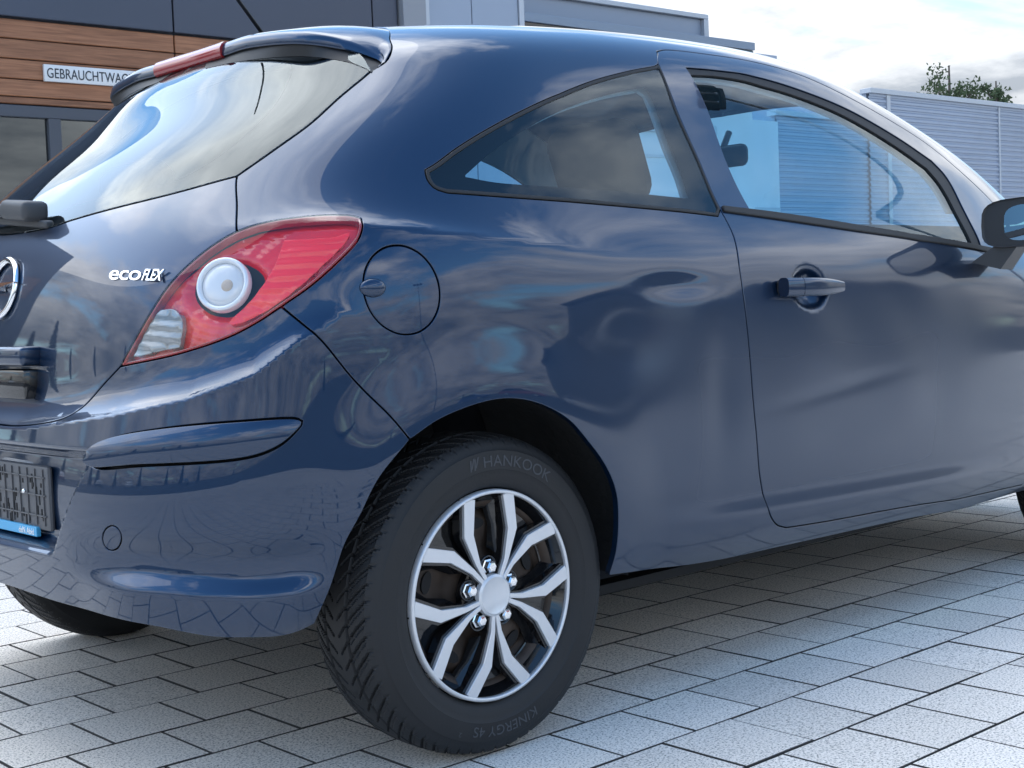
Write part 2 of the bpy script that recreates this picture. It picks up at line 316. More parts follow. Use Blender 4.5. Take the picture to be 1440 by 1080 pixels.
CURVES = {
'lampTopA':[(0.3334,7.5778),(0.3653,8.3546),(0.3878,8.9529),(0.4064,9.4152),(0.4294,9.8606),(0.4508,10.226),(0.4705,10.491),(0.4821,10.603)],
'lampTopB':[(0.4821,10.603),(0.4963,10.695),(0.5162,10.784),(0.5488,10.877),(0.5928,10.927),(0.617,10.893),(0.6275,10.797)],
'lampEnd':[(0.6275,10.797),(0.6274,10.481),(0.6212,10.161),(0.5968,9.6482),(0.5659,9.1238),(0.5361,8.731)],
'lampBot':[(0.5361,8.731),(0.5102,8.4177),(0.4778,8.1276),(0.4172,7.815),(0.3334,7.5778)],
'tgGap':[(0.4821,10.603),(0.471,11.504),(0.4518,12.215)],
'tgWin':[(0.4518,12.215),(0.4818,12.754),(0.5098,13.339),(0.5315,14.155),(0.565,14.982)],
'tgTop':[(0.565,14.982),(0.5869,15.288),(0.5945,15.824),(0.5927,16.282),(0.613,17.7),(0.56,18.9),(0.52,20)],
'tgBot':[(0.3334,7.5778),(0.3023,7.1545),(0.2678,6.6046),(0.2379,6.3719),(0.1489,6.1772),(0.06,6.1572),(0,6.1572)],
'winBot':[(0.4518,12.215),(0.3535,11.865),(0.1533,11.458),(0.09,11.328),(0,11.288)],
'winTop':[(0.565,14.982),(0.52,15.9),(0.42,16.5),(0.25,16.75),(0.1,16.8),(0,16.8)],
'bumpGap':[(0.5361,8.731),(0.5581,8.3482),(0.5785,7.9635),(0.6064,7.2836),(0.6252,6.8923),(0.653,6.3659),(0.6791,5.7987)],
'archBump':[(0.6791,5.7987),(0.6469,5.087),(0.6267,4.3924),(0.6093,3.8746),(0.5932,3.1148),(0.573,2.4026)],
'bumpLow':[(0.573,2.4026),(0.5418,2.2924),(0.5079,2.3262),(0.473,2.3558),(0.4014,2.5495),(0.2639,2.5946),(0.1062,2.681),(0.04,2.681),(0,2.681)],
'archBody':[(0.6791,5.7987),(0.7157,6.1718),(0.7706,6.4319),(0.8181,6.4791),(0.8703,6.2999),(0.9253,5.8667),(0.9649,5.2983),(1.002,4.6665),(1.024,4.0716),(1.032,3.526),(1.035,2.728),(1.028,2.1016)],
'sill':[(1.028,2.1016),(1.049,2.0762),(1.2,1.8151),(1.447,1.738),(1.881,1.5758),(2.041,1.3716)],
'fuel':[(0.7213,8.8431),(0.7165,8.4827),(0.7047,8.2071),(0.6881,8.0541),(0.6696,8.044),(0.6519,8.1758),(0.6374,8.4281),(0.628,8.7651),(0.6251,9.1444),(0.6291,9.5139),(0.6397,9.8149),(0.6553,9.9954),(0.6739,10.022),(0.6925,9.8852),(0.7082,9.6077),(0.7183,9.2386)],
'doorRear':[(1.553,15.906),(1.485,15.419),(1.44,14.191),(1.435,12.732),(1.411,11.396),(1.394,10.539),(1.36,9.3655),(1.34,7.9282),(1.335,6.214),(1.341,5.074),(1.355,3.9981),(1.375,3.2666),(1.388,2.8475),(1.413,2.4996),(1.442,2.3396)],
'doorLow':[(1.442,2.3396),(1.552,2.251),(1.858,2.0667),(2.154,1.7001)],
'doorTop':[(1.553,15.906),(1.618,16.009),(1.875,16.03),(2.087,15.964),(2.204,15.68),(2.268,15.123),(2.302,14.617),(2.327,14.021),(2.332,13.525)],
'winOut':[(1.627,15.39),(1.807,15.413),(2.001,15.368),(2.112,15.095),(2.195,14.663),(2.244,13.969),(2.268,13.3)],
'winOutF':[(2.268,13.3),(2.26,12.896),(2.205,11.819),(2.124,10.003)],
'winOutB':[(2.124,10.003),(2.019,10.406),(1.809,10.843),(1.595,11.227),(1.505,11.373)],
'winOutL':[(1.505,11.373),(1.55,13.419),(1.627,15.39)],
'glsT':[(1.623,15.195),(1.774,15.243),(1.954,15.16),(2.083,14.879),(2.163,14.426),(2.21,13.686),(2.23,13.054)],
'glsF':[(2.23,13.054),(2.219,12.628),(2.169,11.509),(2.111,10.12)],
'glsB':[(2.111,10.12),(2.023,10.466),(1.815,10.901),(1.6,11.282),(1.506,11.425)],
'glsL':[(1.506,11.425),(1.551,13.365),(1.623,15.195)],
'beltT':[(1.422,11.499),(1.6,11.282),(1.815,10.901),(2.023,10.466),(2.147,9.9745)],
'beltB':[(2.135,9.7696),(2.01,10.23),(1.79,10.64),(1.579,11.02),(1.411,11.294)],
'qOutT':[(1.457,15.336),(1.292,15.075),(1.121,14.695),(0.9865,14.218),(0.8923,13.717),(0.8168,13.193),(0.7666,12.755),(0.7365,12.419),(0.7201,12.266)],
'qOutL':[(0.7201,12.266),(0.7252,12.041),(0.7383,11.799),(0.7592,11.685)],
'qOutB':[(0.7592,11.685),(0.8684,11.598),(1.026,11.495),(1.293,11.26),(1.388,11.133)],
'qOutR':[(1.388,11.133),(1.409,11.803),(1.423,13.535),(1.457,15.336)],
'qClrT':[(1.354,14.72),(1.229,14.513),(1.111,14.233),(1.022,13.932),(0.9452,13.533),(0.8427,12.756),(0.7944,12.22)],
'qClrB':[(0.7945,12.168),(0.8545,12.049),(0.9812,11.991),(1.133,11.934),(1.347,11.78)],
'qClrR':[(1.347,11.78),(1.364,12.521),(1.364,13.413),(1.369,14.63)],
'rwClr':[(0.3794,15.958),(0.3989,15.502),(0.4049,15.03),(0.4132,13.788),(0.3994,12.976),(0.3679,12.478),(0.3327,12.262),(0.2099,12.105),(0.1099,12.003)],
'bulb':[(0.469,9.3131)],
'revLens':[(0.3885,8.8039),(0.4075,8.7912),(0.4175,8.6459),(0.4219,8.401),(0.4182,7.9707),(0.3504,7.7752),(0.3712,8.3976)],
'ledSeg':[(0.5381,10.327),(0.5943,10.306),(0.6131,10.432),(0.6085,10.192),(0.5816,9.6447),(0.5583,9.2172),(0.5244,8.7269),(0.494,8.4547),(0.4774,8.4231),(0.5027,8.9295),(0.5262,9.6252)],
'strip':[(0.3246,5.4968),(0.3331,5.8194),(0.3569,6.0264),(0.4234,6.2566),(0.497,6.3855),(0.5535,6.4074),(0.5594,6.3368),(0.552,6.0988),(0.5395,5.867),(0.523,5.7111),(0.5008,5.619),(0.4008,5.4925),(0.3352,5.4076)],
'plateR':[(0.2594,5.5203),(0.2553,5.1433),(0.281,4.5155),(0.247,3.8574)],
'tow':[(0.3704,4.1379),(0.366,4.0128),(0.3594,3.9177),(0.3521,3.879),(0.3457,3.9046),(0.3422,3.9883),(0.3426,4.1078),(0.3466,4.2287),(0.353,4.3192),(0.3603,4.3572),(0.3668,4.334),(0.3707,4.2548)],
'badge':[(0.3028,9.5368),(0.3663,9.4623),(0.3859,9.7441),(0.3877,9.4944),(0.3477,9.6029)],
'emblem':[(0.0123,9.5412)],
'handle':[(1.547,8.8227),(1.435,8.8231),(1.609,8.6994)],
'latch':[(0.6357,9.053)],
'handleBar':[(0.0055,7.998),(0.0935,8.0277),(0.1011,7.4905),(0.0158,6.9242)],
'doorFront':[(2.154,1.7001),(2.16,2.2308),(2.16,3.2132),(2.147,5.7503),(2.185,8.2503),(2.248,10.026),(2.322,12.066),(2.332,13.525)],
'sill2':[(2.041,1.3716),(2.208,1.2369)],
'archFront':[(2.224,1.3228),(2.205,2.524),(2.202,3.544),(2.211,4.4438),(2.229,5.2472),(2.256,5.9026),(2.287,6.3201),(2.319,6.4625),(2.349,6.3201),(2.375,5.9026),(2.398,5.2472),(2.418,4.4438),(2.436,3.544),(2.452,2.524),(2.471,1.3228)],
}
# ------------------------------------------------------------------ car body panels cut from one continuous hull
def catmull(P, n=10):
    P = np.asarray(P, float)
    if len(P) == 2: return P[0]+(P[1]-P[0])*np.linspace(0, 1, n)[:, None]
    Q = np.vstack([2*P[0]-P[1], P, 2*P[-1]-P[-2]]); out_ = []
    sc = np.array([1, .085])
    for i in range(1, len(Q)-2):
        p0, p1, p2, p3 = Q[i-1:i+3]
        d = [max(np.linalg.norm((b-a)*sc)**.5, 1e-4) for a, b in ((p0, p1), (p1, p2), (p2, p3))]
        t0, t1, t2, t3 = 0, d[0], d[0]+d[1], sum(d)
        t = np.linspace(t1, t2, n, endpoint=False)[:, None]
        A1 = (t1-t)/(t1-t0)*p0+(t-t0)/(t1-t0)*p1; A2 = (t2-t)/(t2-t1)*p1+(t-t1)/(t2-t1)*p2; A3 = (t3-t)/(t3-t2)*p2+(t-t2)/(t3-t2)*p3
        B1 = (t2-t)/(t2-t0)*A1+(t-t0)/(t2-t0)*A2; B2 = (t3-t)/(t3-t1)*A2+(t-t1)/(t3-t1)*A3
        out_.append((t2-t)/(t2-t1)*B1+(t-t1)/(t2-t1)*B2)
    out_.append(P[-1:]); return np.vstack(out_)
def line(P, step=.009):
    Q = catmull(P, 14); S = base(Q[:, 0], Q[:, 1]); d = np.r_[0, np.cumsum(np.linalg.norm(np.diff(S, axis=0), axis=1))]
    n = max(2, int(d[-1]/step)+1); t = np.linspace(0, d[-1], n)
    return np.c_[np.interp(t, d, Q[:, 0]), np.interp(t, d, Q[:, 1])]
def loop(*segs, step=.009):
    """segs: curve names ('-name' reversed) or lists of points; joined end to end, closed"""
    P = []
    for s in segs:
        if isinstance(s, str):
            c = CURVES[s.lstrip('-')]; q = line(c, step); q = q[::-1] if s[0] == '-' else q
        else: q = line(s, step) if len(s) > 1 else np.array(s, float)
        if P and np.abs((P[-1][-1]-q[0])*np.array([1, .085])).max() < .004: q = q[1:]
        P.append(q)
    P = np.vstack(P)
    if np.abs((P[0]-P[-1])*np.array([1, .085])).max() < .004: P = P[:-1]
    return P
def closed(name, step=.006):
    c = list(CURVES[name]); k = len(c); Q = line(c[-2:]+c+c[:3], step)
    # keep the part between the first and the repeated first point
    d = ((Q-np.array(c[0]))*np.array([1, .085])); dd = (d**2).sum(1); h = len(Q)//2
    i = int(np.argmin(dd[:h])); j = h+int(np.argmin(dd[h:])); return Q[i:j]
def area2(P): return .5*np.sum(P[:, 0]*np.roll(P[:, 1], -1)-np.roll(P[:, 0], -1)*P[:, 1])
def fixed(P): return (P[:, 0] < 1e-5) | (P[:, 1] > NV-1-1e-4) | (P[:, 0] > 3-1e-5)
def inset(P, g):
    """move a closed loop inwards (g>0) by g metres along the surface"""
    if abs(g) < 1e-9: return P
    e = 1e-3; u, v = P[:, 0], P[:, 1]
    Su = (base(u+e, v)-base(u-e, v))/(2*e); Sv = (base(u, np.minimum(v+e, NV-1))-base(u, v-e))/(np.minimum(v+e, NV-1)-v+e)[:, None]
    S = base(u, v)
    def unit(a): return a/np.maximum(np.linalg.norm(a, axis=1, keepdims=True), 1e-9)
    t1 = unit(S-np.roll(S, 1, 0)); t2 = unit(np.roll(S, -1, 0)-S); n = unit(np.cross(Su, Sv)); sgn = 1 if area2(P) > 0 else -1
    a = np.cross(n, t1)*sgn; b = np.cross(n, t2)*sgn; mvec = a+b; l2 = np.maximum((mvec**2).sum(1, keepdims=True), .4); w_ = mvec*2/l2*g
    G = np.stack([(Su*Su).sum(1), (Su*Sv).sum(1), (Sv*Sv).sum(1)], 1); r1 = (Su*w_).sum(1); r2_ = (Sv*w_).sum(1)
    det = np.maximum(G[:, 0]*G[:, 2]-G[:, 1]**2, 1e-10)
    D = np.stack([(r1*G[:, 2]-r2_*G[:, 1])/det, (r2_*G[:, 0]-r1*G[:, 1])/det], 1); D = np.clip(D, [-.03, -.4], [.03, .4])
    D[fixed(P)] = 0
    return P+D
def inside(Q, P):
    r = np.zeros(len(Q), bool); x, y = Q[:, 0], Q[:, 1]
    for (x0, y0), (x1, y1) in zip(P, np.roll(P, -1, 0)):
        if y0 == y1: continue
        c = (y0 > y) != (y1 > y)
        r ^= c & (x < (x1-x0)*(y-y0)/(y1-y0)+x0)
    return r
def fnorm(u, v, off):
    e = 2e-3; v = np.clip(v, .01, NV-1-.03); u_ = np.clip(u, .004, 2.996)
    f = lambda a, b: full(a, b, off(a, b) if callable(off) else off)
    n = np.cross(f(u_+e, v)-f(u_-e, v), f(u_, v+e*6)-f(u_, v-e*6))
    n = n/np.maximum(np.linalg.norm(n, axis=1, keepdims=True), 1e-12)*SGN
    n[u < .004, 1] = 0; return n
def panel(name, outer, holes=(), material=None, parent=None, off=0.0, gap=.0015, thick=.013, res=.0105, side='R', bev=.0012, label=None):
    sc = np.array([1, .085]); P = inset(outer, gap+bev); H = [inset(h, -(gap+bev)) for h in holes]
    pts = [P]+H; V2 = []; E = []
    for q in pts:
        k = len(V2); V2 += q.tolist(); E += [(k+i, k+(i+1) % len(q)) for i in range(len(q))]
    lo = P.min(0); hi = P.max(0); gu = []
    a = lo[0]
    while a < hi[0]:
        gu.append(a); a += res/(1.25 if a < 1 else (1.0 if a < 2 else .75))*(1 if a < 2.35 else 2)
    gv = np.arange(lo[1], hi[1], res/.082)
    G = np.stack(np.meshgrid(gu, gv), -1).reshape(-1, 2); G[::2] += 1e-5
    ok = inside(G, P)
    for h in H: ok &= ~inside(G, h)
    bnd = np.vstack(pts)*sc
    G = G[ok]
    # drop grid points hugging the outline
    keep = np.ones(len(G), bool); gs = G*sc
    cell = {}
    for i, p in enumerate(bnd): cell.setdefault((int(p[0]/.005), int(p[1]/.005)), 1)
    for i, p in enumerate(gs):
        c = (int(p[0]/.005), int(p[1]/.005))
        if any((c[0]+dx, c[1]+dy) in cell for dx in (0, -1, 1) for dy in (0, -1, 1)): keep[i] = False
    G = G[keep]
    V2 = np.vstack([np.array(V2), G])
    r = delaunay_2d_cdt([Vector(p) for p in (V2*sc)], E, [], 0, 1e-6)
    W = np.array([tuple(p) for p in r[0]])/sc; T_ = np.array([t for t in r[2] if len(t) == 3])
    cen = W[T_].mean(1); ok = inside(cen, P)
    for h in H: ok &= ~inside(cen, h)
    T_ = T_[ok]; used = np.unique(T_); mp = -np.ones(len(W), int); mp[used] = np.arange(len(used)); T_ = mp[T_]; W = W[used]
    ofv = off(W[:, 0], W[:, 1]) if callable(off) else off
    S = full(W[:, 0], W[:, 1], ofv); Nn = fnorm(W[:, 0], W[:, 1], off)
    fn = np.cross(S[T_[:, 1]]-S[T_[:, 0]], S[T_[:, 2]]-S[T_[:, 0]]); bad = (fn*Nn[T_].sum(1)).sum(1) < 0
    T_[bad] = T_[bad][:, ::-1]
    # flange round the outline
    ed = {}
    for t in T_:
        for i in range(3):
            a, b = int(t[i]), int(t[(i+1) % 3]); ed[(a, b)] = 1
    bd = [(a, b) for a, b in ed if (b, a) not in ed]
    fx = fixed(W); bd = [(a, b) for a, b in bd if not (fx[a] and fx[b])]
    V3 = [S]; N3 = [Nn]; F = T_.tolist()
    if thick and bd:
        bv = sorted({i for e_ in bd for i in e_}); ix = {b: i for i, b in enumerate(bv)}
        outw = np.zeros((len(bv), 3))
        for a, b in bd:
            t = S[b]-S[a]; o_ = np.cross(t, Nn[a]); o_ /= max(np.linalg.norm(o_), 1e-9); outw[ix[a]] += o_; outw[ix[b]] += o_
        outw /= np.maximum(np.linalg.norm(outw, axis=1, keepdims=True), 1e-9)
        nb = Nn[bv]; sb = S[bv]; n0 = len(S); k = len(bv)
        A = sb; B = sb+outw*bev-nb*bev; C_ = B-nb*thick
        V3 += [A, B, B, C_]; N3 += [nb, (nb+outw*1.2), outw, outw]
        for a, b in bd:
            i, j = ix[a], ix[b]
            F.append((n0+j, n0+i, n0+k+i, n0+k+j)); F.append((n0+2*k+j, n0+2*k+i, n0+3*k+i, n0+3*k+j))
    V3 = np.vstack(V3); N3 = np.vstack(N3); N3 /= np.maximum(np.linalg.norm(N3, axis=1, keepdims=True), 1e-9)
    my = np.array([1, -1, 1])
    def flip(F): return [list(f)[::-1] for f in F]
    if side == 'L': V3, N3, F = V3*my, N3*my, flip(F)
    elif side == 'RL':
        n0 = len(V3); F = F+[[i+n0 for i in f] for f in flip(F)]; V3 = np.vstack([V3, V3*my]); N3 = np.vstack([N3, N3*my])
    o = mesh_np(name, V3, F, N3, material, parent)
    if label: o['label'] = label
    return o
def surfpt(u, v, off=0.0):
    return Vector(full(u, v, off)[0]), Vector(fnorm(np.array([float(u)]), np.array([float(v)]), 0.0)[0])

CAR = thing('hatchback_car', 'dark blue three-door hatchback seen from its rear right corner', 'car')
C_ = CURVES
DOOR = loop('doorRear', 'doorLow', 'doorFront', '-doorTop')
WINO = loop('winOut', 'winOutF', 'winOutB', 'winOutL'); GLS = loop('glsT', 'glsF', 'glsB', 'glsL', step=.008)
dr = C_['doorRear']
QHOLE = loop([dr[1]]+[tuple(C_['qOutT'][0])], 'qOutT', 'qOutL', 'qOutB', [tuple(C_['qOutB'][-1]), dr[4]], dr[4:0:-1])
QALL = QHOLE
DOORQ = loop(dr[0:2], [dr[1], C_['qOutT'][0]], 'qOutT', 'qOutL', 'qOutB', [C_['qOutB'][-1], dr[4]], dr[4:], 'doorLow', 'doorFront', '-doorTop')
LAMP = loop('lampTopA', 'lampTopB', 'lampEnd', 'lampBot', step=.007)
FUEL = closed('fuel'); STRIP = closed('strip', .006); TOW = closed('tow', .004)
TGATE = loop('winBot', [(0, C_['winBot'][-1][1]), (0, C_['tgBot'][-1][1])], '-tgBot', 'lampTopA', 'tgGap')
RWIN = loop('tgWin', 'winTop', [(0, C_['winTop'][-1][1]), (0, C_['winBot'][-1][1])], '-winBot')
BUMP = loop('bumpGap', 'archBump', 'bumpLow', [(0, C_['bumpLow'][-1][1]), (0, C_['tgBot'][-1][1])], '-tgBot', '-lampBot')
WSV0, WSV1 = 10.9, 16.0
WSCR = loop([(3, WSV0), (3, WSV1)], [(3, WSV1), (2.75, WSV1-.05), (2.5, WSV1-.5), (2.44, WSV1-.9)], [(2.44, WSV1-.9), (2.43, 13.2), (2.415, 11.6)], [(2.415, 11.6), (2.6, 11.1), (2.8, 10.95), (3, WSV0)], step=.02)
fa = C_['archFront']
BODY = loop('-tgTop', '-tgWin', '-tgGap', 'lampTopB', 'lampEnd', 'bumpGap', 'archBody', 'sill', [C_['sill'][-1], fa[0]], 'archFront',
            [fa[-1], (2.62, 1.3), (3, 1.3)], [(3, 1.3), (3, NV-1)], [(3, NV-1), (.52, NV-1)], step=.01)
panel('body_shell', BODY, [DOORQ, FUEL, WSCR], PAINT, CAR, side='RL', res=.0115)
WSG = panel('windscreen', WSCR, [], SIDEGL, CAR, side='RL', off=-.004, thick=0, res=.03)
for sd_ in 'RL':
    d_ = panel('door', DOOR, [WINO], PAINT, CAR, side=sd_, res=.0072 if sd_ == 'R' else .012)
    panel('window_seal', WINO, [GLS], RUBBER, d_, side=sd_, off=-.003, gap=.0002, bev=.001, thick=.008)
    panel('window_glass', GLS, [], SIDEGL, d_, side=sd_, off=-.008, gap=-.004, thick=0, res=.02)
    panel('belt_moulding', loop('beltT', [C_['beltT'][-1], C_['beltB'][0]], 'beltB', [C_['beltB'][-1], C_['beltT'][0]], step=.008), [], RUBBER, d_, side=sd_, off=.006, gap=0, bev=.002, thick=.008)
    q_ = panel('quarter_window_trim', QALL, [inset(QALL, .0085)], RUBBER, CAR, side=sd_, off=.0015, gap=.0006, bev=.0016, thick=.014)
    QG = inset(QALL, .0075); QC = loop('qClrT', 'qClrB', 'qClrR', step=.008)
    panel('glass', QG, [], SIDEGL, q_, side=sd_, off=-.001, gap=0, thick=0, res=.011)
    panel('black_border', inset(QALL, .007), [QC], FRIT, q_, side=sd_, off=-.0065, gap=0, bev=.0003, thick=.002, res=.011)
TG = panel('tailgate', TGATE, [], PAINT, CAR, side='RL', res=.010)
RW = panel('rear_window', RWIN, [], REARGL, TG, side='RL', off=.001, thick=.004, bev=.0012, res=.014)
rc = C_['rwClr']
RCLR = loop(rc, [rc[-1], (.07, 11.75), (0, 11.72)], [(0, 11.72), (0, 16.2)], [(0, 16.2), (.2, 16.1), (.36, 15.8), tuple(rc[0])])
panel('black_border', RWIN, [RCLR], FRIT, RW, side='RL', off=-.005, gap=.001, bev=.0003, thick=.002, res=.012)
BP = panel('bumper', BUMP, [STRIP, TOW], PAINT, CAR, side='RL', res=.0047)
def strip_off(u, v):
    vm = np.interp(u, [.32, .40, .48, .56], [5.62, 5.84, 5.98, 6.12]); return .002+.017*np.clip(1-((v-vm)/.56)**2, -.3, 1)
for sd_ in 'RL':
    panel('bumper_strip', STRIP, [], PAINT, BP, side=sd_, off=strip_off, gap=.0012, bev=.002, thick=.016, res=.006)
    if sd_ == 'R': panel('tow_eye_cover', TOW, [], PAINT, BP, side=sd_, off=0, gap=.0007, bev=.0012, res=.006)
FL = panel('fuel_flap', FUEL, [], PAINT, CAR, side='R', off=-.0005, gap=.0013, bev=.0016, res=.008)
# finger latch on the flap
p, n = surfpt(*C_['latch'][0]); bm = bmesh.new()
bmesh.ops.create_uvsphere(bm, u_segments=20, v_segments=12, radius=1)
bmesh.ops.transform(bm, matrix=Matrix.Diagonal((.024, .011, .0165, 1)), verts=bm.verts)
la = bm_obj('latch', bm, PAINT, FL, smooth=True); la.rotation_euler = (0, 0, math.atan2(n.x, -n.y)); la.location = p-n*.001

# ---- dark shell behind the panel gaps and wheel housings
us = np.concatenate([np.linspace(0, 1, 50), np.linspace(1.03, 3, 60)]); vsamp = np.linspace(1.4, 11.2, 40)
UU, VV = np.meshgrid(us, vsamp); S0 = full(UU.ravel(), VV.ravel(), -.030); S1 = base(UU.ravel(), VV.ravel())
F = []; k = len(us)
for j in range(len(vsamp)-1):
    for i in range(k-1):
        a = j*k+i; q = (a, a+1, a+k+1, a+k); c = S1[list(q)].mean(0)
        if min(math.hypot(c[0], c[2]-.31), math.hypot(c[0]-2.511, c[2]-.31)) < .385 and us[i] > .4: continue
        if VV.ravel()[a] < (3.1 if us[i] < .64 else 2.3): continue
        if us[i] > 2.3 and c[2] > .95 and c[0] < 2.6: continue
        F.append(q)
n0 = len(S0); V = np.vstack([S0, S0*np.array([1, -1, 1])]); F = F+[[x+n0 for x in f[::-1]] for f in F]
mesh_np('inner_shell', V, F, None, SHELLM, CAR)
for ax in (0, 2.511):
    for s in (-1, 1):
        V = []; F = []; th = np.linspace(-.10, math.pi+.10, 40)
        for t in th:
            x = .372*math.cos(t); yo = .800 if x > -.12 else .800-.62*(-.12-x)
            if ax > 1: yo = .80
            for r, y in ((.368, yo), (.376, yo-.02), (.385, .62), (.36, .55), (.05, .54)): V.append((ax+r*math.cos(t), s*y, .31+r*math.sin(t)))
        for i in range(39):
            for j in range(4): F.append((i*5+j, i*5+j+1, i*5+j+6, i*5+j+5))
        mesh_np('wheel_housing', np.array(V), F, None, mat('wheelhouse felt', (.024, .025, .027), .9, bump=(40, .5, .01)), CAR)
bm = bmesh.new(); box(bm, .38, 3.0, -.56, .56, .19, .204); box(bm, -.50, .38, -.52, .52, .33, .35); box(bm, .42, 2.05, -.66, .66, .205, .225); bm_obj('underbody', bm, SHELLM, CAR)
bm = bmesh.new(); tube(bm, [(0, -.7, .27), (0, .7, .27)], .035, 10); box(bm, -.05, .35, -.5, -.44, .22, .28); box(bm, -.05, .35, .44, .5, .22, .28); bm_obj('rear_axle', bm, SHELLM, CAR)
# ---- cabin lining
HLO = loop([(.50, 11.75), (.485, 12.5), (.52, 13.3), (.545, 14.2), (.58, 15.1), (.615, 16.2), (.63, 17.7), (.60, 20)], [(.60, 20), (2.2, 20)], [(2.2, 20), (2.30, 17.2), (2.36, 16), (2.40, 14.6), (2.395, 13), (2.38, 11.75)], [(2.38, 11.75), (.50, 11.75)], step=.02)
panel('headliner', HLO, [inset(QC, -.004), inset(GLS, -.004)], LINER, CAR, side='RL', off=-.026, gap=0, bev=.0005, thick=.006, res=.03)
panel('tailgate_lining', loop([(0, 16.4), (.25, 16.3), (.42, 16.0), (.53, 15.4), (.56, 15.2)], [(.56, 15.2), (.59, 16.2), (.60, 17.7), (.59, 20)], [(.59, 20), (0, 20)], [(0, 20), (0, 16.4)], step=.02), [], LINER, TG, side='RL', off=-.03, gap=0, thick=0, res=.03)
bm = bmesh.new(); box(bm, -.40, .25, -.62, .62, .93, .96, .01); box(bm, .25, 2.3, -.70, .70, .25, .27); bm_obj('cabin_floor', bm, SEAT, CAR)
def seat(x, y, w_, bench=False):
    bm = bmesh.new()
    box(bm, x-.05, x+.48, y-w_, y+w_, .38, .52, .05, seg=3)
    Mx = Matrix.Translation((x, 0, .50)) @ Matrix.Rotation(math.radians(-20), 4, 'Y')
    box(bm, -.07, .07, y-w_, y+w_, -.05, .56, .055, M4=Mx, seg=3)
    s_ = bm_obj('seat', bm, SEAT, CAR, angle=40)
    for yy in ((y,) if not bench else (y-.36, y+.36)):
        bm = bmesh.new(); box(bm, -.05, .05, yy-.135, yy+.135, .59, .80 if not bench else .74, .05, M4=Mx, seg=4); tube(bm, [Mx @ Vector((0, yy-.06, .5)), Mx @ Vector((0, yy-.06, .62))], .007); tube(bm, [Mx @ Vector((0, yy+.06, .5)), Mx @ Vector((0, yy+.06, .62))], .007)
        bm_obj('headrest', bm, SEAT, s_, angle=40)
    return s_
seat(1.02, -.36, .25); seat(1.02, .36, .25); seat(.18, 0, .58, True)
bm = bmesh.new(); box(bm, 1.95, 2.5, -.70, .70, .62, .96, .06, seg=3); bm_obj('dashboard', bm, BLACK, CAR, angle=40)
V, F = revolve([(.185+.015*math.cos(t), .015*math.sin(t)) for t in np.linspace(0, 2*math.pi, 11)], 40)
ST = mesh_np('steering_wheel', V, F, None, BLACK, CAR); ST.rotation_euler = (0, 0, math.radians(90)); ST.matrix_basis = Matrix.Translation((1.80, .37, .93)) @ Matrix.Rotation(math.radians(-25), 4, 'Y') @ Matrix.Rotation(math.radians(90), 4, 'Z')
bm = bmesh.new(); box(bm, -.03, .03, -.17, .17, -.03, .02, .01); tube(bm, [(0, 0, 0), (.08, 0, -.02)], .05, 14); me_ = bm_obj('wheel_spokes', bm, BLACK, ST, angle=40); me_.rotation_euler = (0, 0, math.radians(-90))
bm = bmesh.new(); box(bm, -.012, .02, -.11, .11, -.033, .033, .02, seg=3); tube(bm, [(.01, 0, .0), (.06, 0, .08)], .01); o = bm_obj('rear_view_mirror', bm, BLACK, CAR, angle=40); o.location = (1.68, 0, 1.245)
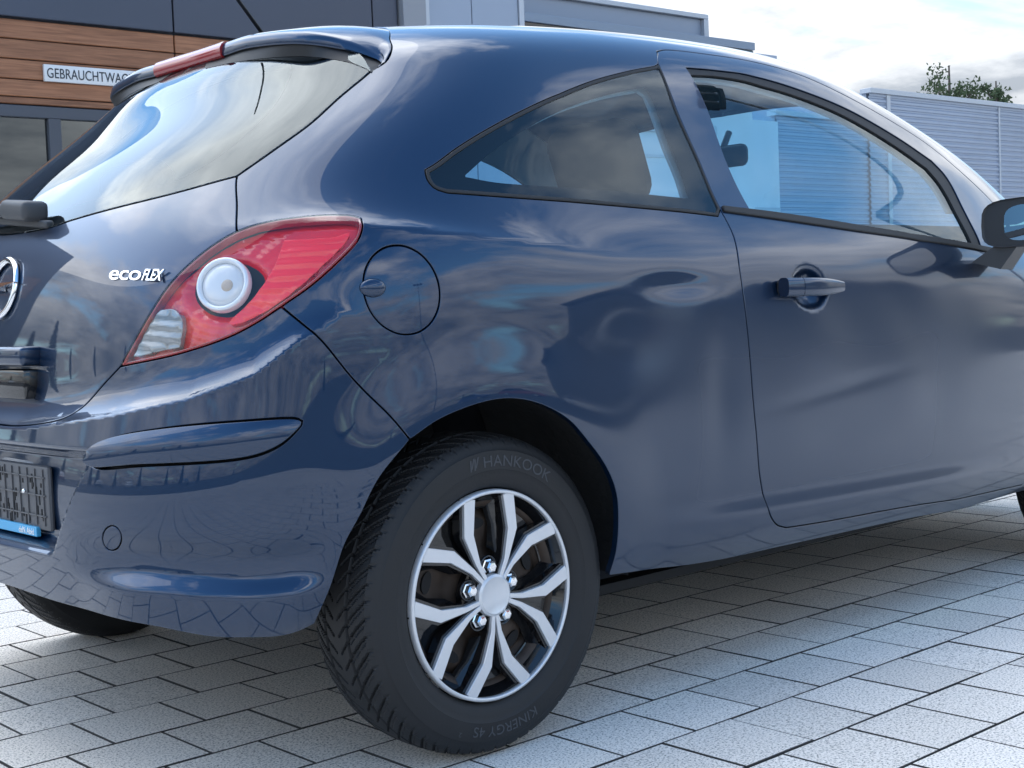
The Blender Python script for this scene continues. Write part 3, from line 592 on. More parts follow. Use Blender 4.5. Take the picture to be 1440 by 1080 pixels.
# ------------------------------------------------------------------ tail lamps
REDI = mat('red lamp plastic', (.85, .010, .014), .18, spec=.6, coat=.8)
REDB = mat('bright red reflector', (1.0, .022, .032), .25, coat=.7)
REDD = mat('dark red lens edge', (.30, .014, .020), .15, coat=.6)
CLR = mat('clear ribbed lens', (.25, .27, .28), .16, .35, coat=.8)
WHT = mat('frosted bulb lens', (.70, .70, .70), .28, .15, coat=.6)
AMB = mat('amber bulb', (.52, .42, .33), .35)
def lamp(side):
    bu, bv = CURVES['bulb'][0]
    def deep(u, v):
        th = np.arctan2((v-bv)*.085, (u-bu)*1.25); rr_ = np.hypot((v-bv)*.085, (u-bu)*1.25)
        return -.018-.006*np.sin((u-.36)/.28*3.14)+.0018*np.abs(np.mod(th*22/6.283, 1)-.5)*sm(rr_, .05, .07)+.0008*np.abs(np.mod(rr_/.013, 1)-.5)*sm(rr_, .05, .07)-.012*(1-sm(rr_, .045, .075))
    o = panel('tail_lamp', LAMP, [], REDI, CAR, side=side, off=deep, gap=.0012, bev=.001, thick=.02, res=.0032)
    panel('lens_rim', LAMP, [inset(LAMP, .0065)], REDD, o, side=side, off=.0, gap=.0014, bev=.0015, thick=.014, res=.008)
    panel('lamp_lens', LAMP, [], LENS, o, side=side, off=lambda u, v: .0035+0*u, gap=.0013, bev=.0015, thick=0, res=.01)
    led = np.array(CURVES['ledSeg']); q = loop(led.tolist()+[led[0].tolist()], step=.007)
    panel('ribbed_reflector', q, [], REDB, o, side=side, off=lambda u, v: -.009+.0022*np.abs(np.mod(v*3.6, 1)-.5)*2, gap=0, bev=.001, thick=.012, res=.0028)
    rv = CURVES['revLens']; q = loop([rv[0], rv[1], rv[2], rv[3]], [rv[3], rv[4]], [rv[4], rv[5]], [rv[5], rv[6], rv[0]], step=.006)
    panel('reversing_lens', q, [], CLR, o, side=side, off=lambda u, v: -.007+.0022*np.abs(np.mod(v*4.2+u*9, 1)-.5)*2, gap=0, bev=.0015, thick=.01, res=.003)
    p, n = surfpt(*CURVES['bulb'][0])
    if side == 'L': p.y *= -1; n.y *= -1
    Z = n; X = Vector((0, 0, 1)).cross(Z).normalized(); Y = Z.cross(X); M4 = Matrix((X, Y, Z)).transposed().to_4x4(); M4.translation = p+n*-.006
    def ring(name, prof, m_, dz=0):
        V, F = revolve(prof, 48); V = np.c_[V[:, 0], -V[:, 2], V[:, 1]]  # axis -> z
        ob = mesh_np(name, V, [f[::-1] for f in F], None, m_, o); ob.matrix_basis = M4; return ob
    ring('bulb_bezel', [(.0475, -.012), (.0475, .0), (.0462, .0035), (.0430, .0045), (.0395, .003), (.0375, -.004)], mat('white lamp ring', (.80, .81, .82), .2, .2, coat=.6))
    ring('bulb_lens', [(.0385, -.004), (.036, .000), (.028, .003), (.016, .0042), (.0001, .0045)], WHT)
    ring('amber_bulb', [(.0105, .0042), (.009, .0058), (.004, .0066), (.0001, .0067)], AMB).location = (M4 @ Vector((.010, -.004, 0)))
for s_ in 'RL': lamp(s_)

# ------------------------------------------------------------------ roof spoiler and high brake lamp
ST_ = [((.52, 20), (-.105, 0, 1.367), .0285), ((.54, 19.4), (-.110, -.14, 1.366), .0285), ((.565, 18.8), (-.111, -.25, 1.3655), .0275), ((.60, 18.0), (-.095, -.39, 1.352), .025),
       ((.610, 17.1), (-.040, -.464, 1.335), .021), ((.5935, 16.28), (.002, -.515, 1.312), .013), ((.5945, 15.82), (.004, -.533, 1.300), .009), ((.5869, 15.29), (-.014, -.543, 1.290), .004)]
Fp = np.array([full(*s[0], .0005)[0] for s in ST_]); Lp = np.array([s[1] for s in ST_]); hp = np.array([s[2] for s in ST_])
def cr3(P, n):
    P = np.asarray(P, float); Q = np.vstack([2*P[0]-P[1], P, 2*P[-1]-P[-2]]); r = []
    if P.ndim > 1 and P.shape[1] == 3: Q[0] = P[1]*np.array([1, -1, 1])
    for i in range(1, len(Q)-2):
        for t in np.linspace(0, 1, n, endpoint=False):
            a, b, c, d = Q[i-1:i+3]; r.append(.5*((2*b)+(-a+c)*t+(2*a-5*b+4*c-d)*t*t+(-a+3*b-3*c+d)*t**3))
    r.append(P[-1]); return np.array(r)
Ff = cr3(Fp, 10); Lf = cr3(Lp, 10); hf = cr3(hp[:, None]*np.ones((1, 1)), 10)[:, 0]
secs = []
UG = cr3(np.array([(0, 16.45, 0), (.12, 16.4, 0), (.25, 16.3, 0), (.40, 15.95, 0), (.50, 15.45, 0), (.548, 15.08, 0), (.56, 14.95, 0), (.566, 14.9, 0)]), 10)
UG[:, 0] = np.maximum(UG[:, 0], 0); GG = full(UG[:, 0], UG[:, 1], .0015)
for a, l, h, g_ in zip(Ff, Lf, hf, GG):
    u_ = l+np.array([.004, 0, h]); d = a-u_; a = a-d/np.linalg.norm(d)*.004
    s = [a-np.array([0, 0, .014]), a]
    for t in np.linspace(0, 1, 9)[1:-1]: s.append(a+(u_-a)*t+np.array([0, 0, .010*t*(1-t)*4*min(1, h/.03)]))
    k = min(1, h/.03)
    s += [u_+np.array([.006, 0, .001*k]), u_+np.array([.0, 0, -.003*k]), u_+np.array([-.003, 0, -.010*k]), l+np.array([-.001, 0, .006*k]), l+np.array([.001, 0, .001]), l+np.array([.006, 0, -.001]), g_]
    secs.append(s)
secs = np.array(secs); ns, nk = secs.shape[:2]; V = secs.reshape(-1, 3); F = []
for i in range(ns-1):
    for j in range(nk-1): F.append((i*nk+j, (i+1)*nk+j, (i+1)*nk+j+1, i*nk+j+1))
n0 = len(V); VV_ = np.vstack([V, V*np.array([1, -1, 1])]); FF = F+[[x+n0 for x in f[::-1]] for f in F]
me = bpy.data.meshes.new('spoiler'); me.from_pydata(VV_.tolist(), [], [list(map(int, f)) for f in FF]); me.polygons.foreach_set('material_index', [1 if (i % (nk-1)) >= nk-3 else 0 for i in range(len(FF))]); bm = bmesh.new(); bm.from_mesh(me); bmesh.ops.remove_doubles(bm, verts=bm.verts, dist=.0004); bmesh.ops.recalc_face_normals(bm, faces=bm.faces)
SP = bm_obj('roof_spoiler', bm, PAINT, TG, angle=38); SP.data.materials.append(BLACK)
# brake lamp: a red bar let into the spoiler's rear face
ys = np.linspace(-.142, .142, 40); iy = np.abs(Lf[:, 1]); bsec = []
for y in ys:
    x = np.interp(abs(y), iy, Lf[:, 0]); z = np.interp(abs(y), iy, Lf[:, 2]); h = np.interp(abs(y), iy, hf)
    bsec.append([(x+.02, y, z+h+.002), (x+.006, y, z+h+.0035), (x-.001, y, z+h-.002), (x-.006, y, z+h*.6), (x-.005, y, z+.003), (x, y, z-.002), (x+.02, y, z-.003)])
V = np.array(bsec).reshape(-1, 3); k = 7; F = [(i*k+j, i*k+j+1, (i+1)*k+j+1, (i+1)*k+j) for i in range(39) for j in range(k-1)]+[list(range(k))[::-1], [39*k+j for j in range(k)]]
me = bpy.data.meshes.new('brake'); me.from_pydata(V.tolist(), [], [list(map(int, f)) for f in F]); bm = bmesh.new(); bm.from_mesh(me); bmesh.ops.recalc_face_normals(bm, faces=bm.faces)
bm_obj('brake_light', bm, mat('dull red brake lens', (.30, .012, .016), .16, coat=.8), TG, angle=45)

# ------------------------------------------------------------------ wheels
WC = Vector((0, 0, 0))
def tyre_prof(half=.0925):
    pr_ = [(.1945, .050), (.1952, .064), (.1975, .074), (.2005, .0808), (.204, .0832), (.207, .0855), (.222, .0895), (.232, .0913), (.2335, .0925), (.248, .0928), (.262, .0922), (.272, .0905), (.2735, .0890), (.281, .0865), (.288, .0830), (.293, .0795), (.2972, .0750)]
    return [(r if r < .21 else .21+(r-.21)*.900, a if r < .2 else a*.965) for r, a in pr_]
def build_tyre(n=1100):
    sidep = tyre_prof(); ty = np.linspace(.0708, -.0708, 50); prof = []; groove = []
    for r, a in sidep: prof.append((r, -a)); groove.append(0 if r < .276 else .15 if r < .284 else .5)
    for a in ty: prof.append((.2975-.0090*(abs(a)/.0708)**3.2, -a)); groove.append(1)
    for r, a in sidep[::-1]: prof.append((r, a)); groove.append(0 if r < .276 else .15 if r < .284 else .5)
    prof = np.array(prof); g = np.array(groove); m_ = len(prof)
    th = np.linspace(0, 2*math.pi, n, endpoint=False)
    A, Rr = np.meshgrid(prof[:, 1], th); R0 = np.broadcast_to(prof[:, 0], A.shape); G0 = np.broadcast_to(g, A.shape)
    s = Rr*.2975; pitch = 2*math.pi*.2975/60
    f1 = np.mod((s+1.05*np.abs(A))/pitch, 1); gv = np.where(f1 < .17, 1., 0)*(np.abs(A) > .005)
    gv = np.maximum(gv, np.where(np.abs(np.abs(A)-.031) < .0026, 1., 0))
    f2 = np.mod((s+1.05*np.abs(A))/pitch+.58, 1); gv = np.maximum(gv, np.where((f2 < .045) & (np.abs(A) > .036), .5, 0))
    R = R0-gv*G0*.0062
    V = np.stack([R*np.cos(Rr), A, R*np.sin(Rr)], -1).reshape(-1, 3)
    i = np.arange(n)[:, None]; j = np.arange(m_-1)[None, :]; i2 = (i+1) % n
    F = np.stack([i*m_+j, i2*m_+j, i2*m_+j+1, i*m_+j+1], -1).reshape(-1, 4)
    me = bpy.data.meshes.new('tyre'); me.vertices.add(len(V)); me.vertices.foreach_set('co', V.ravel())
    me.loops.add(F.size); me.loops.foreach_set('vertex_index', F.ravel().astype(np.int32)); me.polygons.add(len(F)); me.polygons.foreach_set('loop_start', np.arange(0, F.size, 4, dtype=np.int32))
    me.update(calc_edges=True); me.validate(); me.polygons.foreach_set('use_smooth', [True]*len(F)); me.set_sharp_from_angle(angle=math.radians(32)); me.materials.append(TYRE); return me
def side_y(r):
    p = np.array(tyre_prof()); return -np.interp(r, p[:, 0], p[:, 1])
def arc_text(body, size, r0, phi0, space=1.0, ext=.0011, sx=1.0):
    me = text_mesh(body, size, ext, 'LEFT', space)
    co = np.empty(len(me.vertices)*3); me.vertices.foreach_get('co', co); co = co.reshape(-1, 3)
    r = r0+co[:, 1]; ph = phi0+co[:, 0]*sx/r0
    y = side_y(r)-(co[:, 2])
    me.vertices.foreach_set('co', np.c_[r*np.sin(ph), y, r*np.cos(ph)].ravel()); me.update(); return me
def poly_ext(bm, pts, y0, y1, inset_=0.0):
    a = [bm.verts.new((x, y0, z)) for x, z in pts]; b = [bm.verts.new((x, y1, z)) for x, z in pts]
    bm.faces.new(a); bm.faces.new(b[::-1])
    for i in range(len(pts)): j = (i+1) % len(pts); bm.faces.new((a[j], a[i], b[i], b[j]))
def pol(r, deg): t = math.radians(deg); return (r*math.cos(t), r*math.sin(t))
def arm_path(ax, s):
    return [(.030, ax+s*6), (.070, ax+s*7), (.128, ax+s*11.5), (.1885, ax+s*21.5)]
def arm_poly(ax, s, wd):
    P = [Vector(pol(*q)) for q in arm_path(ax, s)]; Lft = []; Rgt = []
    for i, p in enumerate(P):
        t = (P[min(i+1, 3)]-P[max(i-1, 0)]).normalized(); nrm_ = Vector((-t.y, t.x)); Lft.append(p+nrm_*wd[i]); Rgt.append(p-nrm_*wd[i])
    return [tuple(q) for q in Lft+Rgt[::-1]]
def build_wheel_meshes():
    D = {}
    D['tyre'] = build_tyre()
    # steel wheel behind the cover
    V, F = revolve([(.194, -.052), (.180, -.048), (.168, -.040), (.160, -.030), (.158, .0), (.150, -.012), (.135, -.020), (.110, -.017), (.085, -.010), (.07, -.014), (.05, -.022), (.0001, -.022)], 80)
    me = bpy.data.meshes.new('wheel'); me.from_pydata(V.tolist(), [], [list(map(int, f))[::-1] for f in F]); bm = bmesh.new(); bm.from_mesh(me)
    for k in range(10):
        t = math.radians(36*k+10); c = Vector((.128*math.cos(t), -.0225, .128*math.sin(t)))
    bmesh.ops.recalc_face_normals(bm, faces=bm.faces); bm.to_mesh(me); bm.free(); me.polygons.foreach_set('use_smooth', [True]*len(me.polygons)); me.materials.append(STEEL); D['wheel'] = me
    bm = bmesh.new()
    for k in range(1):
        t = 0
        pts = []
        for q in range(14):
            a = 2*math.pi*q/14; pts.append(pol(.129+.0105*math.sin(a), t+math.degrees(.021*math.cos(a)/.129)))
        poly_ext(bm, pts, -.0235, -.019)
    bmesh.ops.recalc_face_normals(bm, faces=bm.faces); me = bpy.data.meshes.new('vent_hole'); bm.to_mesh(me); bm.free(); me.materials.append(SHELLM); D['vent_hole'] = me
    # silver face: rim ring, hub, ten arms
    bm = bmesh.new()
    for k in range(5):
        ax = 54+72*k
        for s in (1, -1):
            poly_ext(bm, arm_poly(ax, s, (.0040, .0052, .0112, .0130)), -.0675, -.0600)
    me = bpy.data.meshes.new('spokes'); bmesh.ops.recalc_face_normals(bm, faces=bm.faces)
    bmesh.ops.bevel(bm, geom=[e for e in bm.edges if all(v.co.y < -.066 for v in e.verts)], offset=.0009, segments=1, affect='EDGES')
    bm.to_mesh(me); bm.free(); me.materials.append(SILVER); D['cover_spokes'] = me
    V, F = revolve([(.1862, -.060), (.1864, -.0665), (.1878, -.0690), (.1908, -.0695), (.1940, -.0675), (.1948, -.056)], 120); me = bpy.data.meshes.new('ring'); me.from_pydata(V.tolist(), [], [list(map(int, f)) for f in F]); bm = bmesh.new(); bm.from_mesh(me); bmesh.ops.recalc_face_normals(bm, faces=bm.faces); bm.to_mesh(me); bm.free(); me.polygons.foreach_set('use_smooth', [True]*len(me.polygons)); me.materials.append(SILVER); D['cover_ring'] = me
    # gloss black lower spokes, bowl
    bm = bmesh.new()
    for k in range(5):
        ax = 54+72*k
        for s in (1, -1):
            P = arm_poly(ax, s, (.006, .0085, .0165, .019)); poly_ext(bm, P, -.0598, -.040)
            P1 = arm_path(ax, s); Q = [pol(.075, ax+s*13), pol(.128, ax+s*15), pol(.180, ax+s*26), pol(.180, ax+s*33), pol(.128, ax+s*24), pol(.085, ax+s*21)]
            a = [bm.verts.new((x, -.050 if i < 3 else -.026, z)) for i, (x, z) in enumerate(Q)]
            bm.faces.new((a[0], a[1], a[4], a[5])); bm.faces.new((a[1], a[2], a[3], a[4]))
        P = [pol(.055, ax-9), pol(.185, ax-12), pol(.185, ax), pol(.185, ax+12), pol(.055, ax+9)]; poly_ext(bm, P, -.034, -.030)
    V, F = revolve([(.1838, -.063), (.176, -.050), (.165, -.030), (.157, -.027), (.157, -.024)], 90); off_ = [bm.verts.new(v) for v in V]
    for f in F: bm.faces.new([off_[i] for i in f])
    V, F = revolve([(.150, -.030), (.146, -.034), (.142, -.030), (.146, -.026), (.150, -.030)], 60)
    V, F = revolve([(.062, -.030), (.060, -.044), (.052, -.052), (.0001, -.052)], 40); off_ = [bm.verts.new(v) for v in V]
    for f in F:
        try: bm.faces.new([off_[i] for i in f])
        except ValueError: pass
    bmesh.ops.remove_doubles(bm, verts=bm.verts, dist=1e-5)
    bmesh.ops.recalc_face_normals(bm, faces=bm.faces); me = bpy.data.meshes.new('dish'); bm.to_mesh(me); bm.free(); me.polygons.foreach_set('use_smooth', [True]*len(me.polygons)); me.set_sharp_from_angle(angle=math.radians(30)); me.materials.append(GLOSSB); D['cover_dish'] = me
    V, F = revolve([(.040, -.058), (.0385, -.0675), (.034, -.0705), (.0315, -.0700), (.030, -.0692), (.0001, -.0694)], 60); me = bpy.data.meshes.new('cap'); me.from_pydata(V.tolist(), [], [list(map(int, f)) for f in F]); bm = bmesh.new(); bm.from_mesh(me); bmesh.ops.recalc_face_normals(bm, faces=bm.faces); bm.to_mesh(me); bm.free(); me.polygons.foreach_set('use_smooth', [True]*len(me.polygons)); me.set_sharp_from_angle(angle=math.radians(40)); me.materials.append(SILVER); D['centre_cap'] = me
    bm = bmesh.new(); prof = [(.0145, -.050), (.0145, -.0535), (.0118, -.0545), (.0112, -.0635), (.0085, -.0668), (.0055, -.0672), (.0001, -.0672)]; rings = []
    for i, (r, a) in enumerate(prof): rings.append([bm.verts.new((r*math.cos(t), a, r*math.sin(t))) for t in [k*math.pi/3 if i in (2, 3, 4) else k*math.pi/3 for k in range(6)]])
    for a, b in zip(rings, rings[1:]):
        for k in range(6): bm.faces.new((a[k], a[(k+1) % 6], b[(k+1) % 6], b[k]))
    bmesh.ops.recalc_face_normals(bm, faces=bm.faces); me = bpy.data.meshes.new('bolt'); bm.to_mesh(me); bm.free(); me.materials.append(CHROME); D['bolt'] = me
    V, F = revolve([(.0205, -.050), (.0205, -.0545), (.0175, -.0545), (.0165, -.046), (.0001, -.046)], 28); me = bpy.data.meshes.new('cup'); me.from_pydata(V.tolist(), [], [list(map(int, f)) for f in F]); me.materials.append(GLOSSB); me.polygons.foreach_set('use_smooth', [True]*len(me.polygons)); D['bolt_cup'] = me
    TM = mat('raised tyre lettering', (.055, .058, .064), .75)
    m1 = arc_text('HANKOOK', .029, .2375, math.radians(-4), 1.02, .0008, 1.12); m1.materials.append(TM); D['tyre_lettering'] = m1
    m2 = arc_text('KINERGY 4S', .026, .2385, math.radians(160), 1.0, .0008, 1.12); m2.materials.append(TM); D['tyre_lettering_b'] = m2
    m3 = arc_text('2', .012, .2515, math.radians(160+43.5), 1.0, .0008, 1.1); m3.materials.append(TM); D['tyre_lettering_c'] = m3
    # double-wing mark in front of the name
    bm = bmesh.new()
    for k in range(2):
        for (x0, z0, x1, z1, wd) in ((-.022+.010*k, 0, -.018+.010*k, .020, .0035), (-.019+.010*k, .004, -.010+.010*k, .022, .0032)):
            pts = []
            for (x, z) in ((x0-wd/2, z0), (x0+wd/2, z0), (x1+wd/2, z1), (x1-wd/2, z1)):
                r = .2375+z; ph = math.radians(-6)+x/.243; pts.append((r*math.sin(ph), side_y(r), r*math.cos(ph)))
            a = [bm.verts.new((p[0], p[1]-.0008, p[2])) for p in pts]; bm.faces.new(a)
    me = bpy.data.meshes.new('mark'); bm.to_mesh(me); bm.free(); me.materials.append(TM); D['maker_mark'] = me
    return D
WM = build_wheel_meshes()
def wheel(x, side, yaw=0, spin=0):
    w_ = mkobj('wheel', WM['wheel'], None, CAR)
    w_.matrix_basis = Matrix.Translation((x, .739*side, .2972)) @ Matrix.Rotation(math.pi if side > 0 else 0, 4, 'Z') @ Matrix.Rotation(yaw, 4, 'Z') @ Matrix.Rotation(spin, 4, 'Y')
    for k in ('tyre', 'cover_spokes', 'cover_ring', 'cover_dish', 'centre_cap', 'tyre_lettering', 'tyre_lettering_b', 'tyre_lettering_c', 'maker_mark'):
        nm = 'tyre_lettering' if k.startswith('tyre_l') else k
        o = mkobj(nm, WM[k], None, w_)
        if nm in ('tyre', 'tyre_lettering', 'maker_mark'): o.location = (0, .016, 0)
    for k in range(10): o = mkobj('vent_hole', WM['vent_hole'], None, w_); o.rotation_euler = (0, -math.radians(36*k+18), 0)
    for k in range(5):
        for nm in ('bolt', 'bolt_cup'):
            o = mkobj(nm, WM[nm], None, w_); q = pol(.052, 90+72*k); o.location = (q[0], 0, q[1])
    return w_
wheel(0, -1, spin=math.radians(-1)); wheel(0, 1, spin=.4); wheel(2.511, -1, spin=1.0); wheel(2.511, 1, spin=.2)

# ------------------------------------------------------------------ small exterior parts
def emblem():
    p, n = surfpt(0.0, CURVES['emblem'][0][1]); Z = n; X = Vector((0, -1, 0)); X = (X-Z*X.dot(Z)).normalized(); Y = Z.cross(X); M4 = Matrix((X, Y, Z)).transposed().to_4x4(); M4.translation = p
    bm = bmesh.new()
    # ring of flattened section
    nseg = 64; R1 = .0565; rings = []
    for k in range(nseg):
        t = 2*math.pi*k/nseg; rings.append([bm.verts.new(((R1+.0075*math.cos(a))*math.cos(t), (R1+.0075*math.cos(a))*math.sin(t), .004+.0055*math.sin(a))) for a in np.linspace(0, 2*math.pi, 10, endpoint=False)])
    for k in range(nseg):
        a, b = rings[k], rings[(k+1) % nseg]
        for j in range(10): bm.faces.new((a[j], b[j], b[(j+1) % 10], a[(j+1) % 10]))
    # lightning bar
    pts = [(-.078, -.004), (-.020, -.009), (-.024, .004), (.078, .004), (.020, .009+.003), (.024, -.003)]
    pts = [(-.072, -.010), (.004, -.010), (.000, -.002), (.072, .010), (-.004, .010), (.000, .002)]
    pts = [(-.072, -.008), (.012, -.008), (.004, -.001), (.072, .008), (-.012, .008), (-.004, .001)]
    a = [bm.verts.new((x, y, .013)) for x, y in pts]; b = [bm.verts.new((x, y, .002)) for x, y in pts]; bm.faces.new(a); bm.faces.new(b[::-1])
    for i in range(6): j = (i+1) % 6; bm.faces.new((a[i], b[i], b[j], a[j]))
    bmesh.ops.recalc_face_normals(bm, faces=bm.faces)
    o = bm_obj('emblem', bm, CHROME, TG, angle=40); o.matrix_basis = M4
emblem()
def badge():
    b0, b1 = CURVES['badge'][0], CURVES['badge'][1]
    p0, n = surfpt(*b0); p1, _ = surfpt(*b1)
    X = (p1-p0).normalized(); Z = (n-X*n.dot(X)).normalized(); Y = Z.cross(X); M4 = Matrix((X, Y, Z)).transposed().to_4x4(); M4.translation = p0+Z*.0015
    Lw = (p1-p0).length
    parts = (('eco', .046, 0, 0, 1.32), ('FLEX', .027, .58, .0015, .86))
    allw = .150
    for txt, sz, fx, dy, sx in parts:
        me = text_mesh(txt, sz, .0016, 'LEFT', .93, .0004)
        co = np.empty(len(me.vertices)*3); me.vertices.foreach_get('co', co); co = co.reshape(-1, 3); wd = co[:, 0].max()-co[:, 0].min(); ht = co[:, 1].max()-co[:, 1].min()
        tw, th = (.087, .0175) if txt == 'eco' else (.050, .0205)
        co[:, 0] = (co[:, 0]-co[:, 0].min())/wd*tw; co[:, 1] = (co[:, 1]-co[:, 1].min())/ht*th
        if txt == 'FLEX': co[:, 0] += .091+co[:, 1]*.22
        # bow onto the curved tailgate
        P = np.array([M4 @ Vector(c) for c in co]); me.vertices.foreach_set('co', P.ravel()); me.update()
        mkobj('badge_lettering', me, CHROME, TG)
badge()
# chrome tailgate handle over the plate lamp
zb = .766
bm = bmesh.new(); box(bm, -.032, .012, -.192, .192, -.018, .018, .008, seg=3); o = bm_obj('tailgate_handle', bm, PAINT, TG, angle=40)
o.location = (full(0, 8.0)[0][0]-.006, 0, zb)
bm = bmesh.new(); box(bm, -.026, .02, -.185, .185, -.030, .026, .006, seg=2); o = bm_obj('plate_lamp_housing', bm, GLOSSB, TG, angle=40); o.location = (full(0, 7.5)[0][0]-.002, 0, .715)
# rear wiper
bm = bmesh.new(); box(bm, -.055, .0, -.085, .03, -.018, .022, .012, seg=3); box(bm, -.052, -.018, .02, .42, -.012, .012, .008, seg=2); box(bm, -.022, -.002, -.11, .46, -.030, -.014, .004)
o = bm_obj('rear_wiper', bm, mat('grey wiper plastic', (.06, .062, .066), .5), TG, angle=40); o.location = (full(0, 11.75)[0][0]-.006, 0, full(0, 11.75)[0][2]+.012); o.rotation_euler = (math.radians(6), 0, 0)
# roof aerial
bm = bmesh.new(); tube(bm, [(.095, 0, 1.43), (.085, 0, 1.452)], [.022, .014], 12); tube(bm, [(.088, 0, 1.45), (-.07, 0, 1.63), (-.17, 0, 1.745)], [.0046, .0038, .003], 8); bm_obj('aerial', bm, BLACK, CAR, smooth=True)
# number plate holder
PH = thing_part = None
px = -.598
bm = bmesh.new(); box(bm, px, px+.012, -.272, .272, .446, .566, .006, seg=2); PH = bm_obj('plate_holder', bm, GREYP, BP, angle=40)
bm = bmesh.new()
for z_ in (.474, .512, .545): box(bm, px-.003, px+.001, -.262, .262, z_-.0012, z_+.0012)
for i, y_ in enumerate(np.arange(-.255, .26, .034)): box(bm, px-.003, px+.001, y_-.0012, y_+.0012, .456, .560)
bm_obj('ribs', bm, GREYP, PH)['kind'] = 'stuff'
bm = bmesh.new(); rr = random.Random(3)
for i in range(95):
    y_ = rr.uniform(-.25, .25); z_ = rr.uniform(.457, .555); h_ = rr.choice((.003, .004, .008, .014)); box(bm, px-.0012, px+.001, y_-.0022, y_+.0022, z_-h_, z_+h_)
bm_obj('slots', bm, SHELLM, PH)['kind'] = 'stuff'
bm = bmesh.new(); box(bm, px-.006, px+.003, -.225, .225, .434, .452, .001); BS = bm_obj('holder_strip', bm, mat('light blue strip', (.06, .36, .62), .35), PH)
me = text_mesh('deN Abid', .017, .0004, 'RIGHT'); me.transform(Matrix.Translation((px-.0064, -.215, .437)) @ Matrix(((0, 0, -1, 0), (-1, 0, 0, 0), (0, 1, 0, 0), (0, 0, 0, 1)))); mkobj('strip_lettering', me, mat('white print', (.8, .8, .8), .5), PH)
bm = bmesh.new(); bmesh.ops.create_uvsphere(bm, u_segments=10, v_segments=8, radius=.005); bmesh.ops.translate(bm, vec=(px-.001, -.17, .515), verts=bm.verts); bm_obj('screw', bm, CHROME, PH, smooth=True)
# door handles
def handle(side):
    sg = -1 if side == 'R' else 1; door_ = [o for o in CAR.children if o.name.startswith('door')][0 if side == 'R' else 1]
    hx0, hx1, hz = .818, 1.034, .841; ys_ = -.848
    def body(x0, x1, name):
        bm = bmesh.new(); n = 14; rings = []
        for i in range(n+1):
            x = x0+(x1-x0)*i/n; t = (x-hx0)/(hx1-hx0); hh = .0205-.0085*max(0, (t-.45)/.55)**2; th = .014-.003*t; yc = ys_-.019-.009*math.sin(math.pi*min(1, max(0, t)))
            rings.append([bm.verts.new((x, yc+th*math.copysign(abs(math.cos(a))**.6, math.cos(a)), hz-.003*t+hh*math.copysign(abs(math.sin(a))**.55, math.sin(a)))) for a in np.linspace(0, 2*math.pi, 20, endpoint=False)])
        for a, b in zip(rings, rings[1:]):
            for k in range(20): bm.faces.new((a[k], a[(k+1) % 20], b[(k+1) % 20], b[k]))
        bm.faces.new(rings[0]); bm.faces.new(rings[-1][::-1]); bmesh.ops.recalc_face_normals(bm, faces=bm.faces)
        if sg > 0: bmesh.ops.scale(bm, vec=(1, -1, 1), verts=bm.verts); bmesh.ops.reverse_faces(bm, faces=bm.faces)
        return bm_obj(name, bm, PAINT, door_, angle=50)
    h_ = body(hx0+.052, hx1, 'door_handle'); body(hx0, hx0+.0505, 'lock_cap')
    bm = bmesh.new(); box(bm, hx0+.002, hx0+.045, -.872, -.842, hz-.016, hz+.016, .006); box(bm, hx1-.035, hx1-.006, -.870, -.842, hz-.012, hz+.010, .005)
    if sg > 0: bmesh.ops.scale(bm, vec=(1, -1, 1), verts=bm.verts); bmesh.ops.reverse_faces(bm, faces=bm.faces)
    bm_obj('handle_foot', bm, BLACK, door_)
handle('R'); handle('L')
# door mirrors
def mirror(side):
    sg = -1 if side == 'R' else 1
    bm = bmesh.new(); n = 24
    # rear face is a rounded quadrilateral in y-z; the shell swells forward
    def outline(k, s): 
        a = 2*math.pi*k/n; c, s_ = math.cos(a), math.sin(a); e_ = .55
        y = -.962-.105*math.copysign(abs(c)**e_, c)*s; z = .984+(.064 if s_ > 0 else .060)*math.copysign(abs(s_)**e_, s_)*s-.012*(-(y+.962))*1.0*0
        return y, z+(.10*(-(y)-.962))*.35
    rings = []
    for x, s in ((1.700, .96), (1.694, 1.0), (1.712, 1.03), (1.745, 1.0), (1.785, .86), (1.812, .62), (1.822, .3)):
        rings.append([bm.verts.new((x+.10*(-.962-outline(k, s)[0]), *outline(k, s))) for k in range(n)])
    for a, b in zip(rings, rings[1:]):
        for k in range(n): bm.faces.new((a[k], b[k], b[(k+1) % n], a[(k+1) % n]))
    bm.faces.new(rings[-1])
    bm.faces.new(rings[0][::-1])
    bmesh.ops.recalc_face_normals(bm, faces=bm.faces)
    foot = [(1.70, -.895, .935), (1.70, -.955, .935), (1.755, -.955, .935), (1.755, -.895, .935)]; ft2 = [(1.665, -.838, .888), (1.70, -.90, .868), (1.80, -.88, .866), (1.80, -.82, .895)]
    a = [bm.verts.new(p_) for p_ in foot]; b = [bm.verts.new(p_) for p_ in ft2]; bm.faces.new(a); bm.faces.new(b[::-1])
    for k in range(4): bm.faces.new((a[k], b[k], b[(k+1) % 4], a[(k+1) % 4]))
    bmesh.ops.recalc_face_normals(bm, faces=bm.faces)
    if sg > 0: bmesh.ops.scale(bm, vec=(1, -1, 1), verts=bm.verts); bmesh.ops.reverse_faces(bm, faces=bm.faces)
    o = bm_obj('door_mirror', bm, mat('dark mirror plastic', (.030, .032, .036), .42), CAR, angle=40)
    bm = bmesh.new(); pts = [bm.verts.new((1.6985+.10*(-.962-outline(k, .70)[0]+.026), (outline(k, .70)[0]-.026)*sg*-1, outline(k, .74)[1])) for k in range(n)]; bm.faces.new(pts)
    bm_obj('mirror_glass', bm, mat('mirror glass', (.45, .47, .50), .01, 1), o)
mirror('R'); mirror('L')
